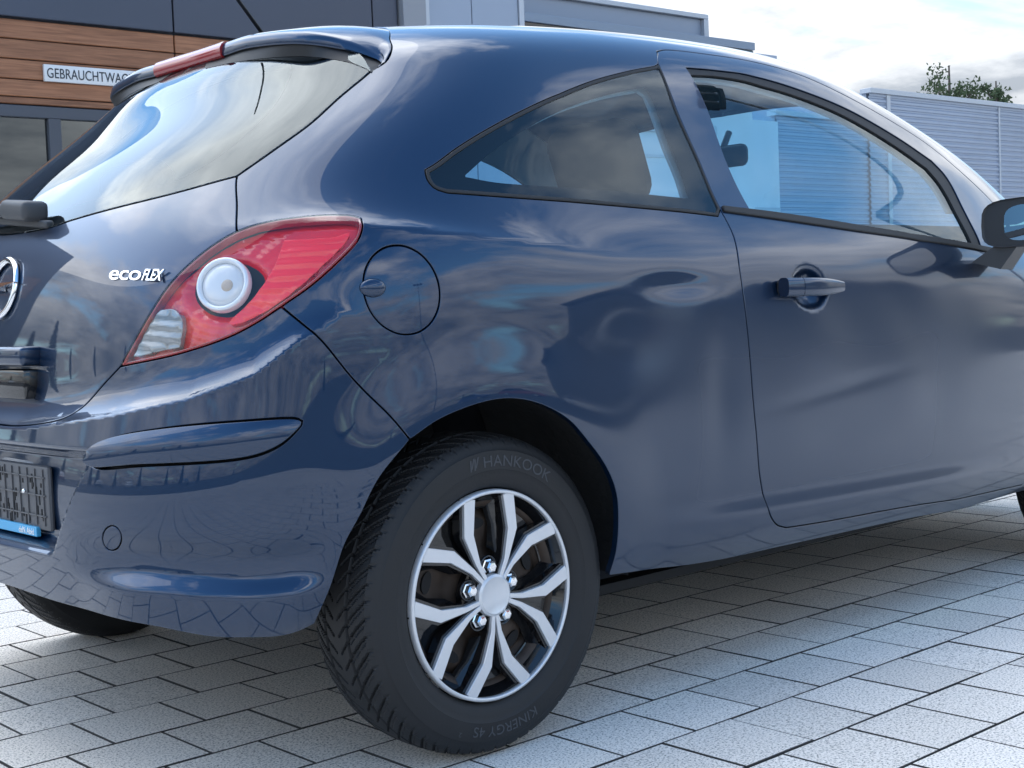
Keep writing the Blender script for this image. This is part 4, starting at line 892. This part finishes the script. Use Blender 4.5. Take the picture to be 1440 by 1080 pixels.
# dark corner glass ahead of the door frame
# ------------------------------------------------------------------ ground
PSI, CCX, CCY, PL = .0085, -.4433, -.4181, .2
cps, sps = math.cos(-PSI), math.sin(-PSI)
def pv(x, y): dx, dy = x-CCX, y-CCY; return (cps*dx-sps*dy, sps*dx+cps*dy-.80)
def granite(name, far=False):
    m = bpy.data.materials.new(name); m.use_nodes = True; t = m.node_tree; b = t.nodes['Principled BSDF']; b.inputs['Roughness'].default_value = .78
    g = nd(t, 'ShaderNodeNewGeometry')
    n = nd(t, 'ShaderNodeTexNoise'); n.inputs['Scale'].default_value = 210; n.inputs['Detail'].default_value = 3; n.inputs['Roughness'].default_value = .75; t.links.new(g.outputs['Position'], n.inputs['Vector'])
    r = nd(t, 'ShaderNodeValToRGB'); e = r.color_ramp.elements; e[0].position = .38; e[0].color = (.20, .185, .165, 1); e[1].position = .68; e[1].color = (.97, .905, .82, 1)
    for p_, c in ((.45, (.72, .655, .575, 1)), (.55, (.90, .825, .735, 1))): q = e.new(p_); q.color = c
    t.links.new(n.outputs[0], r.inputs[0])
    n2 = nd(t, 'ShaderNodeTexNoise'); n2.inputs['Scale'].default_value = 1.3; n2.inputs['Detail'].default_value = 6; t.links.new(g.outputs['Position'], n2.inputs['Vector'])
    oi = nd(t, 'ShaderNodeObjectInfo')
    n3 = nd(t, 'ShaderNodeTexNoise'); n3.inputs['Scale'].default_value = 9; n3.inputs['Detail'].default_value = 7; n3.inputs['Roughness'].default_value = .7; t.links.new(g.outputs['Position'], n3.inputs['Vector'])
    st_ = nd(t, 'ShaderNodeMapRange', interpolation_type='SMOOTHSTEP'); st_.inputs[1].default_value = .60; st_.inputs[2].default_value = .76; st_.inputs[3].default_value = 1; st_.inputs[4].default_value = .72; t.links.new(n3.outputs[0], st_.inputs[0])
    v = mth('MULTIPLY', mth('MULTIPLY_ADD', n2.outputs[0], .40, .84, tree=t), st_.outputs[0], tree=t)
    if not far: v = mth('MULTIPLY', v, mth('MULTIPLY_ADD', oi.outputs['Random'], .17, .91, tree=t), tree=t)
    mxx = nd(t, 'ShaderNodeMix', data_type='RGBA', blend_type='MULTIPLY'); mxx.inputs[0].default_value = 1
    cb_ = nd(t, 'ShaderNodeCombineColor'); [t.links.new(v, cb_.inputs[i]) for i in range(3)]
    t.links.new(r.outputs[0], mxx.inputs[6]); t.links.new(cb_.outputs[0], mxx.inputs[7])
    last = mxx.outputs[2]
    if far:
        mp = nd(t, 'ShaderNodeMapping'); mp.inputs['Rotation'].default_value = (0, 0, PSI); t.links.new(g.outputs['Position'], mp.inputs[0])
        bk = nd(t, 'ShaderNodeTexBrick'); bk.inputs['Scale'].default_value = 1; bk.inputs['Brick Width'].default_value = .2; bk.inputs['Row Height'].default_value = .2; bk.inputs['Mortar Size'].default_value = .003
        bk.inputs['Color1'].default_value = (1, 1, 1, 1); bk.inputs['Color2'].default_value = (.93, .93, .93, 1); bk.inputs['Mortar'].default_value = (.2, .2, .2, 1); t.links.new(mp.outputs[0], bk.inputs['Vector'])
        m2 = nd(t, 'ShaderNodeMix', data_type='RGBA', blend_type='MULTIPLY'); m2.inputs[0].default_value = 1; t.links.new(last, m2.inputs[6]); t.links.new(bk.outputs[0], m2.inputs[7]); last = m2.outputs[2]
    t.links.new(last, b.inputs['Base Color'])
    bp = nd(t, 'ShaderNodeBump'); bp.inputs['Strength'].default_value = .35; bp.inputs['Distance'].default_value = .0015; t.links.new(n.outputs[0], bp.inputs['Height']); t.links.new(bp.outputs[0], b.inputs['Normal'])
    return m
GRAN = granite('speckled concrete paver'); GRANF = granite('far paving', True)
SAND = mat('dark joint sand', (.05, .046, .042), .95, bump=(300, .6, .002))
A0, A1, B0, B1 = -24, 44, -50, 16      # paver grid built as geometry
cor = [pv(A0*PL, -B0*PL), pv(A1*PL, -B0*PL), pv(A1*PL, -B1*PL), pv(A0*PL, -B1*PL)]
bm = bmesh.new(); bm.faces.new([bm.verts.new((x, y, -.0042)) for x, y in cor[::-1]]); GR = tag(bm_obj('paved_ground', bm, SAND), kind='structure')
def ring_sheet(name, outer, inner, z, m_):
    bm = bmesh.new(); O = [bm.verts.new((x, y, z)) for x, y in outer]; I_ = [bm.verts.new((x, y, z)) for x, y in inner]
    for k in range(4): bm.faces.new((O[k], O[(k+1) % 4], I_[(k+1) % 4], I_[k])[::-1])
    bmesh.ops.recalc_face_normals(bm, faces=bm.faces); o = bm_obj(name, bm, m_); tag(o, kind='structure')
    if o.data.polygons[0].normal.z < 0: o.data.flip_normals()
    return o
BIG = 700; FC = [(-7.5, 24), (60, 24), (60, -6.2), (-7.5, -6.2)]
ring_sheet('forecourt', FC, cor, -.001, GRANF)
ring_sheet('car_park', [(-BIG, BIG), (BIG, BIG), (BIG, -BIG), (-BIG, -BIG)], FC, -.005, mat('asphalt', (.055, .056, .058), .85, var=.25, vscale=3, bump=(180, .4, .004)))
rr = random.Random(5)
def paver_mesh(k):
    h = PL/2-.0023; bm = bmesh.new(); j = lambda: rr.uniform(-.0007, .0007)
    lo = [bm.verts.new((x*h, y*h, -.012)) for x, y in ((-1, -1), (1, -1), (1, 1), (-1, 1))]
    mi = []; 
    for i, (x, y) in enumerate(((-1, -1), (1, -1), (1, 1), (-1, 1))):
        mi.append(bm.verts.new((x*h+j(), y*h+j(), -.0013)))
    to = [bm.verts.new((x*(h-.0013)+j(), y*(h-.0013)+j(), 0)) for x, y in ((-1, -1), (1, -1), (1, 1), (-1, 1))]
    for a, b in ((lo, mi), (mi, to)):
        for i in range(4): bm.faces.new((a[i], a[(i+1) % 4], b[(i+1) % 4], b[i]))
    bm.faces.new(to); bm.faces.ensure_lookup_table()
    for f_ in bm.faces[:8]: f_.material_index = 1
    me = bpy.data.meshes.new('paver'); bm.to_mesh(me); bm.free(); me.materials.append(GRAN); me.materials.append(SAND); return me
PM = [paver_mesh(k) for k in range(6)]
cells = []
minv = cam.matrix_world.inverted()
for b in range(B0, B1):
    for a in range(A0, A1+1):
        aa = a+(.5 if b % 2 else 1.0); aa = a+(.5 if b % 2 != 0 else 0.0)
        x, y = pv(aa*PL, -(b+.5)*PL*1.002)
        q = minv @ Vector((x, y, 0)); infr = False
        if q.z < -.3: infr = abs(q.x/-q.z) < .39 and abs(q.y/-q.z) < .30
        hid = (-.3 < x < 2.6 and -.45 < y < .62) or (y > 1.2 and x > -1.0)
        cells.append((0 if (infr and not hid) else 1, -q.z if q.z < 0 else 999, x, y))
cells.sort()
rest_v = []; rest_f = []; rest_m = []
for i, (c, d, x, y) in enumerate(cells):
    tx, ty, dz, rz_ = rr.gauss(0, .0018), rr.gauss(0, .0018), rr.gauss(0, .0004), -PSI+rr.gauss(0, .002)
    k = rr.randrange(6)
    if i < 300 and c == 0:
        o = mkobj('paver', PM[k], None, GR); o.location = (x, y, dz-.0005); o.rotation_euler = (tx, ty, rz_+math.pi/2*rr.randrange(4))
    else:
        R_ = Matrix.Rotation(rz_, 3, 'Z'); n0 = len(rest_v)
        for v in PM[k].vertices:
            p = R_ @ v.co; rest_v.append((p.x+x, p.y+y, p.z+dz-.0005+p.y*tx-p.x*ty))
        for p in PM[k].polygons: rest_f.append([n0+q for q in p.vertices]); rest_m.append(p.material_index)
me = bpy.data.meshes.new('pavers'); me.from_pydata(rest_v, [], rest_f); me.materials.append(GRAN); me.materials.append(SAND); me.polygons.foreach_set('material_index', rest_m); o = mkobj('pavers_beyond', me, None, GR); o['kind'] = 'stuff'

# ------------------------------------------------------------------ showroom building on the left, in its own facade frame
def wood():
    m = bpy.data.materials.new('wood grain cladding'); m.use_nodes = True; t = m.node_tree; b = t.nodes['Principled BSDF']; b.inputs['Roughness'].default_value = .5
    g = nd(t, 'ShaderNodeNewGeometry'); mp = nd(t, 'ShaderNodeMapping'); mp.inputs['Scale'].default_value = (1.2, 1.2, 26); t.links.new(g.outputs['Position'], mp.inputs[0])
    n = nd(t, 'ShaderNodeTexNoise'); n.inputs['Scale'].default_value = 2.2; n.inputs['Detail'].default_value = 8; n.inputs['Distortion'].default_value = .6; t.links.new(mp.outputs[0], n.inputs['Vector'])
    r = nd(t, 'ShaderNodeValToRGB'); e = r.color_ramp.elements; e[0].position = .3; e[0].color = (.20, .08, .036, 1); e[1].position = .72; e[1].color = (.40, .175, .085, 1); t.links.new(n.outputs[0], r.inputs[0])
    oi = nd(t, 'ShaderNodeObjectInfo'); hs = nd(t, 'ShaderNodeHueSaturation'); t.links.new(r.outputs[0], hs.inputs['Color']); t.links.new(mth('MULTIPLY_ADD', oi.outputs['Random'], .3, .85, tree=t), hs.inputs['Value']); t.links.new(hs.outputs[0], b.inputs['Base Color'])
    return m
WOOD = wood()
DARKP = mat('dark grey facade panel', (.068, .077, .105), .30, .3, var=.08, vscale=.6)
FRAME = mat('anthracite window frame', (.075, .082, .10), .45)
LIGHTP = mat('light grey facade panel', (.33, .38, .46), .42, .1, var=.04, vscale=.5)
TRIM = mat('pale aluminium trim', (.50, .53, .57), .4, .3)
WHITEW = mat('white render', (.72, .73, .73), .7, var=.04, vscale=2)
SHOPGL = glass('showroom glass', (.10, .13, .16), 3.4)
BL = thing('showroom_building', 'showroom with brown wood cladding, dark fascia and big windows behind the car', 'building', (0, 9.2, 0), math.atan2(-.054, .9985))
def bpart(name, x0, x1, y0, y1, z0, z1, m_, par=None, bev=.004):
    return boxobj(name, (x0, x1, y0, y1, z0, z1), m_, par or BL, bevel=bev, seg=1)
zs = [3.42, 3.25, 3.08, 2.91, 2.76, 2.695]
for i in range(5):
    for x0, x1 in ((-4.3, .60), (.61, 4.912), (4.926, 7.35)): bpart('cladding_board', x0, x1, -.02, .02, zs[i+1]+.006, zs[i]-.003, WOOD, bev=.006)
bpart('wall', -4.3, 7.4, .02, .3, 2.66, 4.95, FRAME, bev=0)
for x0, x1 in ((-4.3, -.2), (-.19, 4.90), (4.915, 7.105), (7.12, 7.42)): bpart('fascia_panel', x0, x1, -.05, .02, 3.435, 4.9, DARKP, bev=.006)
bpart('window_frame', -4.3, 7.4, -.03, .1, 2.59, 2.688, FRAME)
bpart('plinth', -4.3, 7.4, -.03, .1, 0, .12, FRAME)
xs = [-4.26, -1.8, 0, 1.85, 3.72, 4.65, 5.6, 7.35]
for i, x in enumerate(xs): bpart('mullion', x-.04 if x != 3.72 else 3.69, x+.04 if x != 3.72 else 3.80, -.028, .1, .12, 2.59, FRAME)
for a, b in zip(xs, xs[1:]): bpart('window_pane', a+.041 if a != 3.72 else 3.801, b-.041 if b != 3.72 else 3.689, .02, .035, .121, 2.589, SHOPGL, bev=0)
bpart('interior_floor', -4.3, 7.4, .1, 9, .01, .05, mat('showroom floor', (.3, .3, .3), .4), bev=0)
bpart('back_wall', -4.3, 7.4, 9, 9.2, 0, 4.9, WHITEW, bev=0); bpart('side_wall', -4.5, -4.3, -.05, 9.2, 0, 4.9, DARKP, bev=0)
bpart('roof', -4.5, 7.4, -.05, 9.2, 4.9, 5.0, FRAME, bev=0); bpart('interior_ceiling', -4.3, 7.4, .3, 9, 2.9, 3.0, WHITEW, bev=0)
SG = boxobj('sign_board', (3.665, 4.575, -.055, -.022, 2.905, 3.05), mat('white sign board', (.80, .80, .79), .4), BL, bevel=.004)
me = text_mesh('GEBRAUCHTWAGEN', .118, .002, 'LEFT', 1.02)
co = np.empty(len(me.vertices)*3); me.vertices.foreach_get('co', co); co = co.reshape(-1, 3); x0_, x1_ = co[:, 0].min(), co[:, 0].max(); h_ = co[:, 1].max()
co = np.c_[3.69+(co[:, 0]-x0_)/(x1_-x0_)*.855, -.0565-co[:, 2], 2.935+co[:, 1]/h_*.085]; me.vertices.foreach_set('co', co.ravel()); me.update()
mkobj('sign_lettering', me, mat('dark sign print', (.03, .035, .045), .5), SG)
# the taller pale block
BT = thing('panel_block', 'tall pale grey panelled block beside the wood clad showroom', 'building', (0, 9.2, 0), math.atan2(-.054, .9985))
bpart('column', 7.45, 7.74, -.12, .3, 0, 5.4, mat('grey concrete column', (.30, .31, .33), .6), BT)
bpart('side_strip', 7.742, 7.80, -.10, .3, 0, 5.4, TRIM, BT)
for x0, x1 in ((7.805, 8.395), (8.405, 9.05)): bpart('facade_panel', x0, x1, -.05, .2, .3, 5.4, LIGHTP, BT, .005)
bpart('corner_trim', 9.055, 9.125, -.07, .3, 0, 5.4, TRIM, BT)
bpart('core', 7.43, 9.12, .2, 8, 0, 5.42, LIGHTP, BT, 0)
BC = thing('workshop_building', 'blue grey flat-roofed workshop with parapet frame behind the car roof', 'building', (0, 9.2, 0), math.atan2(-.054, .9985))
bpart('upper_wall', 9.13, 12.60, .5, 9, 3.7, 4.40, LIGHTP, BC, .004); bpart('parapet_trim', 9.13, 12.69, .44, 9.05, 4.402, 4.46, TRIM, BC); bpart('corner_trim', 12.602, 12.69, .44, 9, 3.7, 4.40, TRIM, BC)
bpart('canopy_rail', 9.13, 13.0, -.06, .02, 3.95, 4.045, mat('blue grey rail', (.22, .27, .34), .4, .3), BC); bpart('canopy_gutter', 9.13, 13.0, -.03, .40, 3.905, 3.945, GLOSSB, BC)
for x in np.arange(9.7, 13, 1.0): bpart('rail_bracket', x-.015, x+.015, -.055, .0, 3.80, 3.90, GLOSSB, BC)
bpart('ledge', 12.7, 13.5, .0, 6, 3.60, 3.93, LIGHTP, BC)
bpart('lower_wall', 9.13, 13.5, .45, 8.9, 0, 3.699, WHITEW, BC, 0)
bpart('gate', 10.0, 12.6, .40, .449, .02, 2.9, mat('white roller gate', (.62, .64, .66), .5), BC)
for k in range(5): bpart('gate_rail', 10.0, 12.6, .385, .40, .5+k*.52, .53+k*.52, TRIM, BC, .003)
bpart('gate_frame', 9.9, 12.7, .36, .399, 2.9, 3.02, TRIM, BC)
# ------------------------------------------------------------------ corrugated hall on the right
HL = thing('corrugated_hall', 'pale blue grey hall clad in horizontal corrugated metal sheets', 'building', (0, 11.5, 0), math.atan2(-.054, .9985))
CORR = mat('corrugated metal', (.36, .41, .50), .38, .45, var=.05, vscale=.7)
def corr(name, x0, x1, z0, z1, y=0, pitch=.094, amp=.021):
    prof = []; z = z0
    while z < z1:
        for f, d in ((0, 0), (.12, 1), (.52, 1), (.70, .25), (.78, 0)): 
            if z+f*pitch < z1: prof.append((y-d*amp, z+f*pitch))
        z += pitch
    V = [(x, a, b) for x in (x0, x1) for a, b in prof]; n = len(prof); F = [(i, n+i, n+i+1, i+1) for i in range(n-1)]
    o = mesh_np(name, np.array(V), F, None, CORR, HL, smooth=False); return o
for x0, x1 in ((18.72, 19.235), (19.265, 22.635), (22.665, 26.0), (26.03, 29.4), (29.43, 34)): corr('wall_sheet', x0, x1, .1, 4.10)
corr('wall_sheet', 16.37, 18.70, .1, 3.60, .03)
for x in (19.25, 22.65, 26.015, 29.415): bpart('joint_strip', x-.022 if x != 19.25 else x-.05, x+.022 if x != 19.25 else x+.05, -.035, .02, .1, 4.098, TRIM, HL)
bpart('roof_edge', 18.70, 34, -.07, .15, 4.10, 4.18, TRIM, HL); bpart('roof_edge', 16.3, 18.69, -.05, .15, 3.60, 3.68, TRIM, HL)
bpart('core', 18.75, 34, .06, 9, 0, 4.12, LIGHTP, HL, 0); bpart('side_core', 16.40, 18.745, .07, 8, 0, 3.62, LIGHTP, HL, 0)
bpart('end_wall', 15.21, 16.36, -.02, 8, 0, 3.5, WHITEW, HL, 0); bpart('wall_band', 15.21, 16.36, -.03, -.021, 2.1, 2.16, TRIM, HL, 0); bpart('plinth', 16.37, 34, -.04, .05, 0, .1, FRAME, HL)

# ------------------------------------------------------------------ trees
BARK = mat('bark', (.07, .055, .042), .9, var=.3, vscale=20)
def leafmat(name, c):
    m = bpy.data.materials.new(name); m.use_nodes = True; t = m.node_tree; t.nodes.clear(); o = nd(t, 'ShaderNodeOutputMaterial'); d = nd(t, 'ShaderNodeBsdfDiffuse'); tl = nd(t, 'ShaderNodeBsdfTranslucent'); a = nd(t, 'ShaderNodeMixShader'); a.inputs[0].default_value = .35
    g = nd(t, 'ShaderNodeNewGeometry'); n = nd(t, 'ShaderNodeTexNoise'); n.inputs['Scale'].default_value = 2.5; t.links.new(g.outputs['Position'], n.inputs['Vector']); r = nd(t, 'ShaderNodeValToRGB'); r.color_ramp.elements[0].position = .35; r.color_ramp.elements[1].position = .65
    r.color_ramp.elements[0].color = (*[x*.65 for x in c], 1); r.color_ramp.elements[1].color = (*[x*1.3 for x in c], 1); t.links.new(n.outputs[0], r.inputs[0])
    for s in (d, tl): t.links.new(r.outputs[0], s.inputs[0])
    t.links.new(d.outputs[0], a.inputs[1]); t.links.new(tl.outputs[0], a.inputs[2]); t.links.new(a.outputs[0], o.inputs[0]); return m
LEAF = leafmat('green leaves', (.095, .125, .07)); LEAFD = leafmat('dark conifer needles', (.018, .032, .02))
def leaves(centres, rads, n, size, seed, flat=False):
    r = np.random.default_rng(seed); V = []; F = []
    k = r.choice(len(centres), n); c = np.array(centres)[k]; rd = np.array(rads)[k][:, None]
    d = r.normal(size=(n, 3)); d /= np.linalg.norm(d, axis=1, keepdims=True); p = c+d*rd*(r.random((n, 1))**.45)
    a = r.normal(size=(n, 3)); a /= np.linalg.norm(a, axis=1, keepdims=True); b = np.cross(a, r.normal(size=(n, 3))); b /= np.linalg.norm(b, axis=1, keepdims=True)
    s = size*(.6+.8*r.random((n, 1)))
    V = np.stack([p-a*s, p+b*s*.45, p+a*s, p-b*s*.45], 1).reshape(-1, 3); F = np.arange(4*n).reshape(-1, 4); return V, F
def leafy_tree(name, label, loc, h, cr, seed, n=2600, size=.06, group=None, ncl=26, cat='tree', leaf=None, squash=.8):
    r = random.Random(seed); t = thing(name, label, cat, loc, group=group); bm = bmesh.new()
    top = Vector((r.uniform(-.2, .2), r.uniform(-.2, .2), h-cr*.3)); tube(bm, [(0, 0, 0), (.03, .02, h*.3), top*.65, top], [h*.022, h*.017, h*.011, h*.003], 8)
    cs = []; rs = []
    for i in range(ncl):
        a = r.uniform(0, 6.283); el = r.uniform(-.8, 1.2); rad = cr*r.uniform(.35, .95); c = Vector((math.cos(a)*math.cos(el)*rad, math.sin(a)*math.cos(el)*rad, h-cr+math.sin(el)*rad*squash))
        st = Vector((0, 0, max(h*.3, c.z-cr*.9))); st = st+(top-st)*.1
        tube(bm, [st, (st+c)*.5+Vector((0, 0, -.05)), c], [h*.006, h*.004, h*.0012], 5); cs.append(tuple(c)); rs.append(cr*r.uniform(.16, .34))
    bm_obj('trunk', bm, BARK, t, smooth=True); V, F = leaves(cs, rs, n, size, seed); mesh_np('crown', V, F, None, leaf or LEAF, t, smooth=False); return t
leafy_tree('leafy_tree', 'green leafy tree showing above the corrugated hall roof', (36, 18.9, 0), 7.75, 1.5, 11, 1700, .07, ncl=30)
leafy_tree('leafy_tree', 'small sprig of tree top right of the larger one above the hall', (36, 17.4, 0), 6.85, .7, 12, 450, .07, ncl=9)
# the far side of the car park, seen only as reflections in the paint
def conifer_mesh(seed, h):
    r = np.random.default_rng(seed); n = 2600; z = h*(.06+.94*r.random(n)**1.25); tier = .75+.25*np.abs(np.sin(z*3.1+seed)); rad = (h-z)*.23*tier*(r.random(n)**.45); a = r.random(n)*6.283
    p = np.c_[rad*np.cos(a), rad*np.sin(a), z-rad*.25]; out_ = np.c_[np.cos(a), np.sin(a), -.35+0*a]; b = np.c_[-np.sin(a), np.cos(a), 0*a]; s = (.20+.32*r.random((n, 1)))*h/11
    V = np.stack([p-out_*s*.5, p+b*s*.42, p+out_*s, p-b*s*.42], 1).reshape(-1, 3); me = bpy.data.meshes.new('crown'); me.from_pydata(V.tolist(), [], np.arange(4*n).reshape(-1, 4).tolist()); me.materials.append(LEAFD); return me
CM = [conifer_mesh(s, 11) for s in (1, 2, 3)]
bm = bmesh.new(); tube(bm, [(0, 0, 0), (0, 0, 9.5)], [.2, .03], 7); TRK = bpy.data.meshes.new('trunk'); bm.to_mesh(TRK); bm.free(); TRK.materials.append(BARK)
rr = random.Random(21)
def conifer(hd, dist, sc):
    a = math.radians(hd); t = thing('conifer_tree', 'dark conifer in the row far behind the photographer', 'tree', (math.sin(a)*dist, math.cos(a)*dist, 0), rr.uniform(0, 6), 'distant conifers reflected in the paint'); t.scale = (sc*rr.uniform(.85, 1.2), sc*rr.uniform(.85, 1.2), sc)
    mkobj('crown', rr.choice(CM), None, t); mkobj('trunk', TRK, None, t)
for hd, dist, sc in ((-12, 84, .8), (-15, 88, 1.1), (-17.5, 86, .75), (-24, 90, 1.0), (-27, 88, 1.25), (-31, 92, .8), (-38, 95, 1.0), (-47, 90, .9), (-50, 92, 1.2), (-58, 90, .8), (-70, 95, 1.1), (-84, 90, .9), (-92, 96, 1.2), (-101, 90, .8), (-120, 110, .5), (-160, 110, .5), (176, 120, .5), (152, 120, .5), (121, 110, .5)): conifer(hd, dist, sc)
# parked cars
def parked_car_meshes(tall=False):
    D = {}; z1 = 2.0 if tall else 1.46
    prof = [(-2.05, .30), (-2.12, .55), (-2.05, .85), (-1.95, 1.0), (1.0, .98), (1.95, .80), (2.10, .60), (2.05, .30)] if not tall else [(-2.4, .35), (-2.45, .9), (-2.4, 1.1), (1.6, 1.1), (2.3, .95), (2.45, .6), (2.4, .35)]
    cab = [(-1.9, .99), (-1.55, 1.36), (-1.2, z1), (.15, z1-.02), (1.05, .97)] if not tall else [(-2.38, 1.1), (-2.34, 1.9), (-2.2, z1), (.8, z1-.03), (1.75, 1.09)]
    def extr(pts, w0, w1, zt=None):
        bm = bmesh.new(); zz = [p[1] for p in pts]; lo, hi = min(zz), max(zz)
        rows = []
        for s in (-1, -.86, .86, 1):
            row = []
            for x, z in pts:
                f = (z-lo)/(hi-lo); wd = w0+(w1-w0)*f; k = 1 if abs(s) < .9 else .975; row.append(bm.verts.new((x*k, math.copysign(wd, s)*(1 if abs(s) > .9 else .93), lo+(z-lo)*(1 if abs(s) < .9 else .97))))
            rows.append(row)
        for a, b in zip(rows, rows[1:]):
            for i in range(len(pts)): j = (i+1) % len(pts); bm.faces.new((a[i], a[j], b[j], b[i]))
        bm.faces.new(rows[0]); bm.faces.new(rows[-1][::-1]); bmesh.ops.recalc_face_normals(bm, faces=bm.faces); me = bpy.data.meshes.new('part'); bm.to_mesh(me); bm.free(); me.polygons.foreach_set('use_smooth', [True]*len(me.polygons)); me.set_sharp_from_angle(angle=math.radians(50)); return me
    D['body'] = extr(prof, .84, .80); D['cabin'] = extr(cab, .76, .58)
    win = [(x*.96, 1.0+(z-1.0)*.86+.03) for x, z in cab]; D['side_glass'] = extr([(x, z+.0) for x, z in win], .775, .60); D['side_glass'].materials.append(GLOSSB)
    V, F = revolve([(.20, -.10), (.31, -.10), (.31, .10), (.20, .10)], 20); me = bpy.data.meshes.new('w'); me.from_pydata(V.tolist(), [], [list(map(int, f)) for f in F]); me.materials.append(TYRE); D['wheel'] = me
    V, F = revolve([(.0001, -.08), (.20, -.095), (.0001, -.081)], 16); me = bpy.data.meshes.new('h'); me.from_pydata(V.tolist(), [], [list(map(int, f)) for f in F]); me.materials.append(SILVER); D['hub'] = me
    bm = bmesh.new(); box(bm, 1.93, 2.06, -.72, -.44, .62, .76, .02); box(bm, 1.93, 2.06, .44, .72, .62, .76, .02); me = bpy.data.meshes.new('lamp'); bm.to_mesh(me); bm.free(); me.materials.append(CHROME); D['headlight'] = me
    return D
PC = parked_car_meshes(); PVn = parked_car_meshes(True)
def parked(label, hd, dist, rz, col, van=False):
    D = PVn if van else PC; a = math.radians(hd); t = thing('parked_van' if van else 'parked_car', label, 'van' if van else 'car', (math.sin(a)*dist, math.cos(a)*dist, 0), math.radians(rz), 'vehicles parked across the car park')
    m_ = mat('paint %s' % (str(col)), col, .25, coat=1)
    for nm in ('body', 'cabin'): o = mkobj(nm, D[nm].copy(), None, t); o.data.materials.append(m_)
    mkobj('side_glass', D['side_glass'], None, t); mkobj('headlight', D['headlight'], None, t)
    for x in (-1.3, 1.3):
        for s in (-1, 1):
            o = mkobj('wheel', D['wheel'], None, t); o.location = (x, s*.76, .31); h_ = mkobj('hub', D['hub'], None, o); h_.rotation_euler = (0, 0, 0 if s < 0 else math.pi)
parked('red parked car reflected low in the tailgate beside the chrome handle', -17, 27, -70, (.22, .012, .012))
parked('white parked van reflected in the tailgate between two red cars', -25, 32, -62, (.7, .7, .7), True)
parked('dark red parked car reflected at the right of the white van', -31, 29, -60, (.16, .01, .012))
parked('silver parked car reflected left in the bumper', -39, 30, -50, (.4, .41, .42))
parked('black parked car reflected in the bumper corner', -52, 31, -40, (.02, .02, .022))
parked('white parked car reflected in the bumper corner', -66, 30, -25, (.65, .65, .65))
parked('grey parked car behind the photographer', -95, 30, 0, (.18, .19, .2))
parked('blue parked car facing the door side', 150, 34, 60, (.02, .05, .2))
parked('red parked car facing the door side', 141, 33, 50, (.25, .012, .012))
parked('white parked car facing the door side', 131, 34, 45, (.65, .65, .65))
parked('silver parked car facing the door side', 121, 36, 30, (.4, .41, .42))
# long low hall across the lot
H2 = thing('distant_hall', 'long low grey hall across the car park, reflected in the door', 'building', (52, -38, 0), math.radians(-36))
boxobj('wall', (-26, 26, -6, 6, 0, 5.2), mat('grey hall cladding', (.16, .165, .17), .6), H2); bm = bmesh.new()
v_ = [bm.verts.new(p) for p in ((-26.4, -6.5, 5.2), (26.4, -6.5, 5.2), (26.4, 6.5, 5.2), (-26.4, 6.5, 5.2), (-26.4, 0, 7.4), (26.4, 0, 7.4))]
for q in ((0, 1, 5, 4), (2, 3, 4, 5), (0, 4, 3), (1, 2, 5), (3, 2, 1, 0)): bm.faces.new([v_[i] for i in q])
bm_obj('roof', bm, mat('dark roof sheet', (.07, .07, .075), .6), H2)

# floodlight masts
def mast(label, x, y, h, rz):
    t = thing('floodlight_mast', label, 'lamp post', (x, y, 0), rz, 'floodlight masts of the car park'); bm = bmesh.new(); tube(bm, [(0, 0, 0), (0, 0, h*.5), (0, 0, h)], [.11, .085, .055], 12); tube(bm, [(0, 0, 0), (0, 0, .25)], [.2, .16], 12); bm_obj('pole', bm, mat('galvanised steel', (.22, .23, .24), .5, .6), t, smooth=True)
    bm = bmesh.new(); box(bm, -.9, .9, -.04, .04, h-.05, h+.05); bm_obj('crossbar', bm, FRAME, t)
    for k in (-.75, 0, .75): boxobj('floodlight', (-.26, .26, -.22, .16, -.18, .18), mat('floodlight housing', (.03, .03, .032), .5), t, bevel=.03, M4=Matrix.Translation((k, -.1, h+.22)) @ Matrix.Rotation(math.radians(-35), 4, 'X'))
mast('tall floodlight mast reflected as a thin diagonal line in the door window', 14.4, -4.8, 11.6, math.radians(-60))
mast('far floodlight mast reflected tiny in the fuel flap', 13.5, -38, 11, 0)
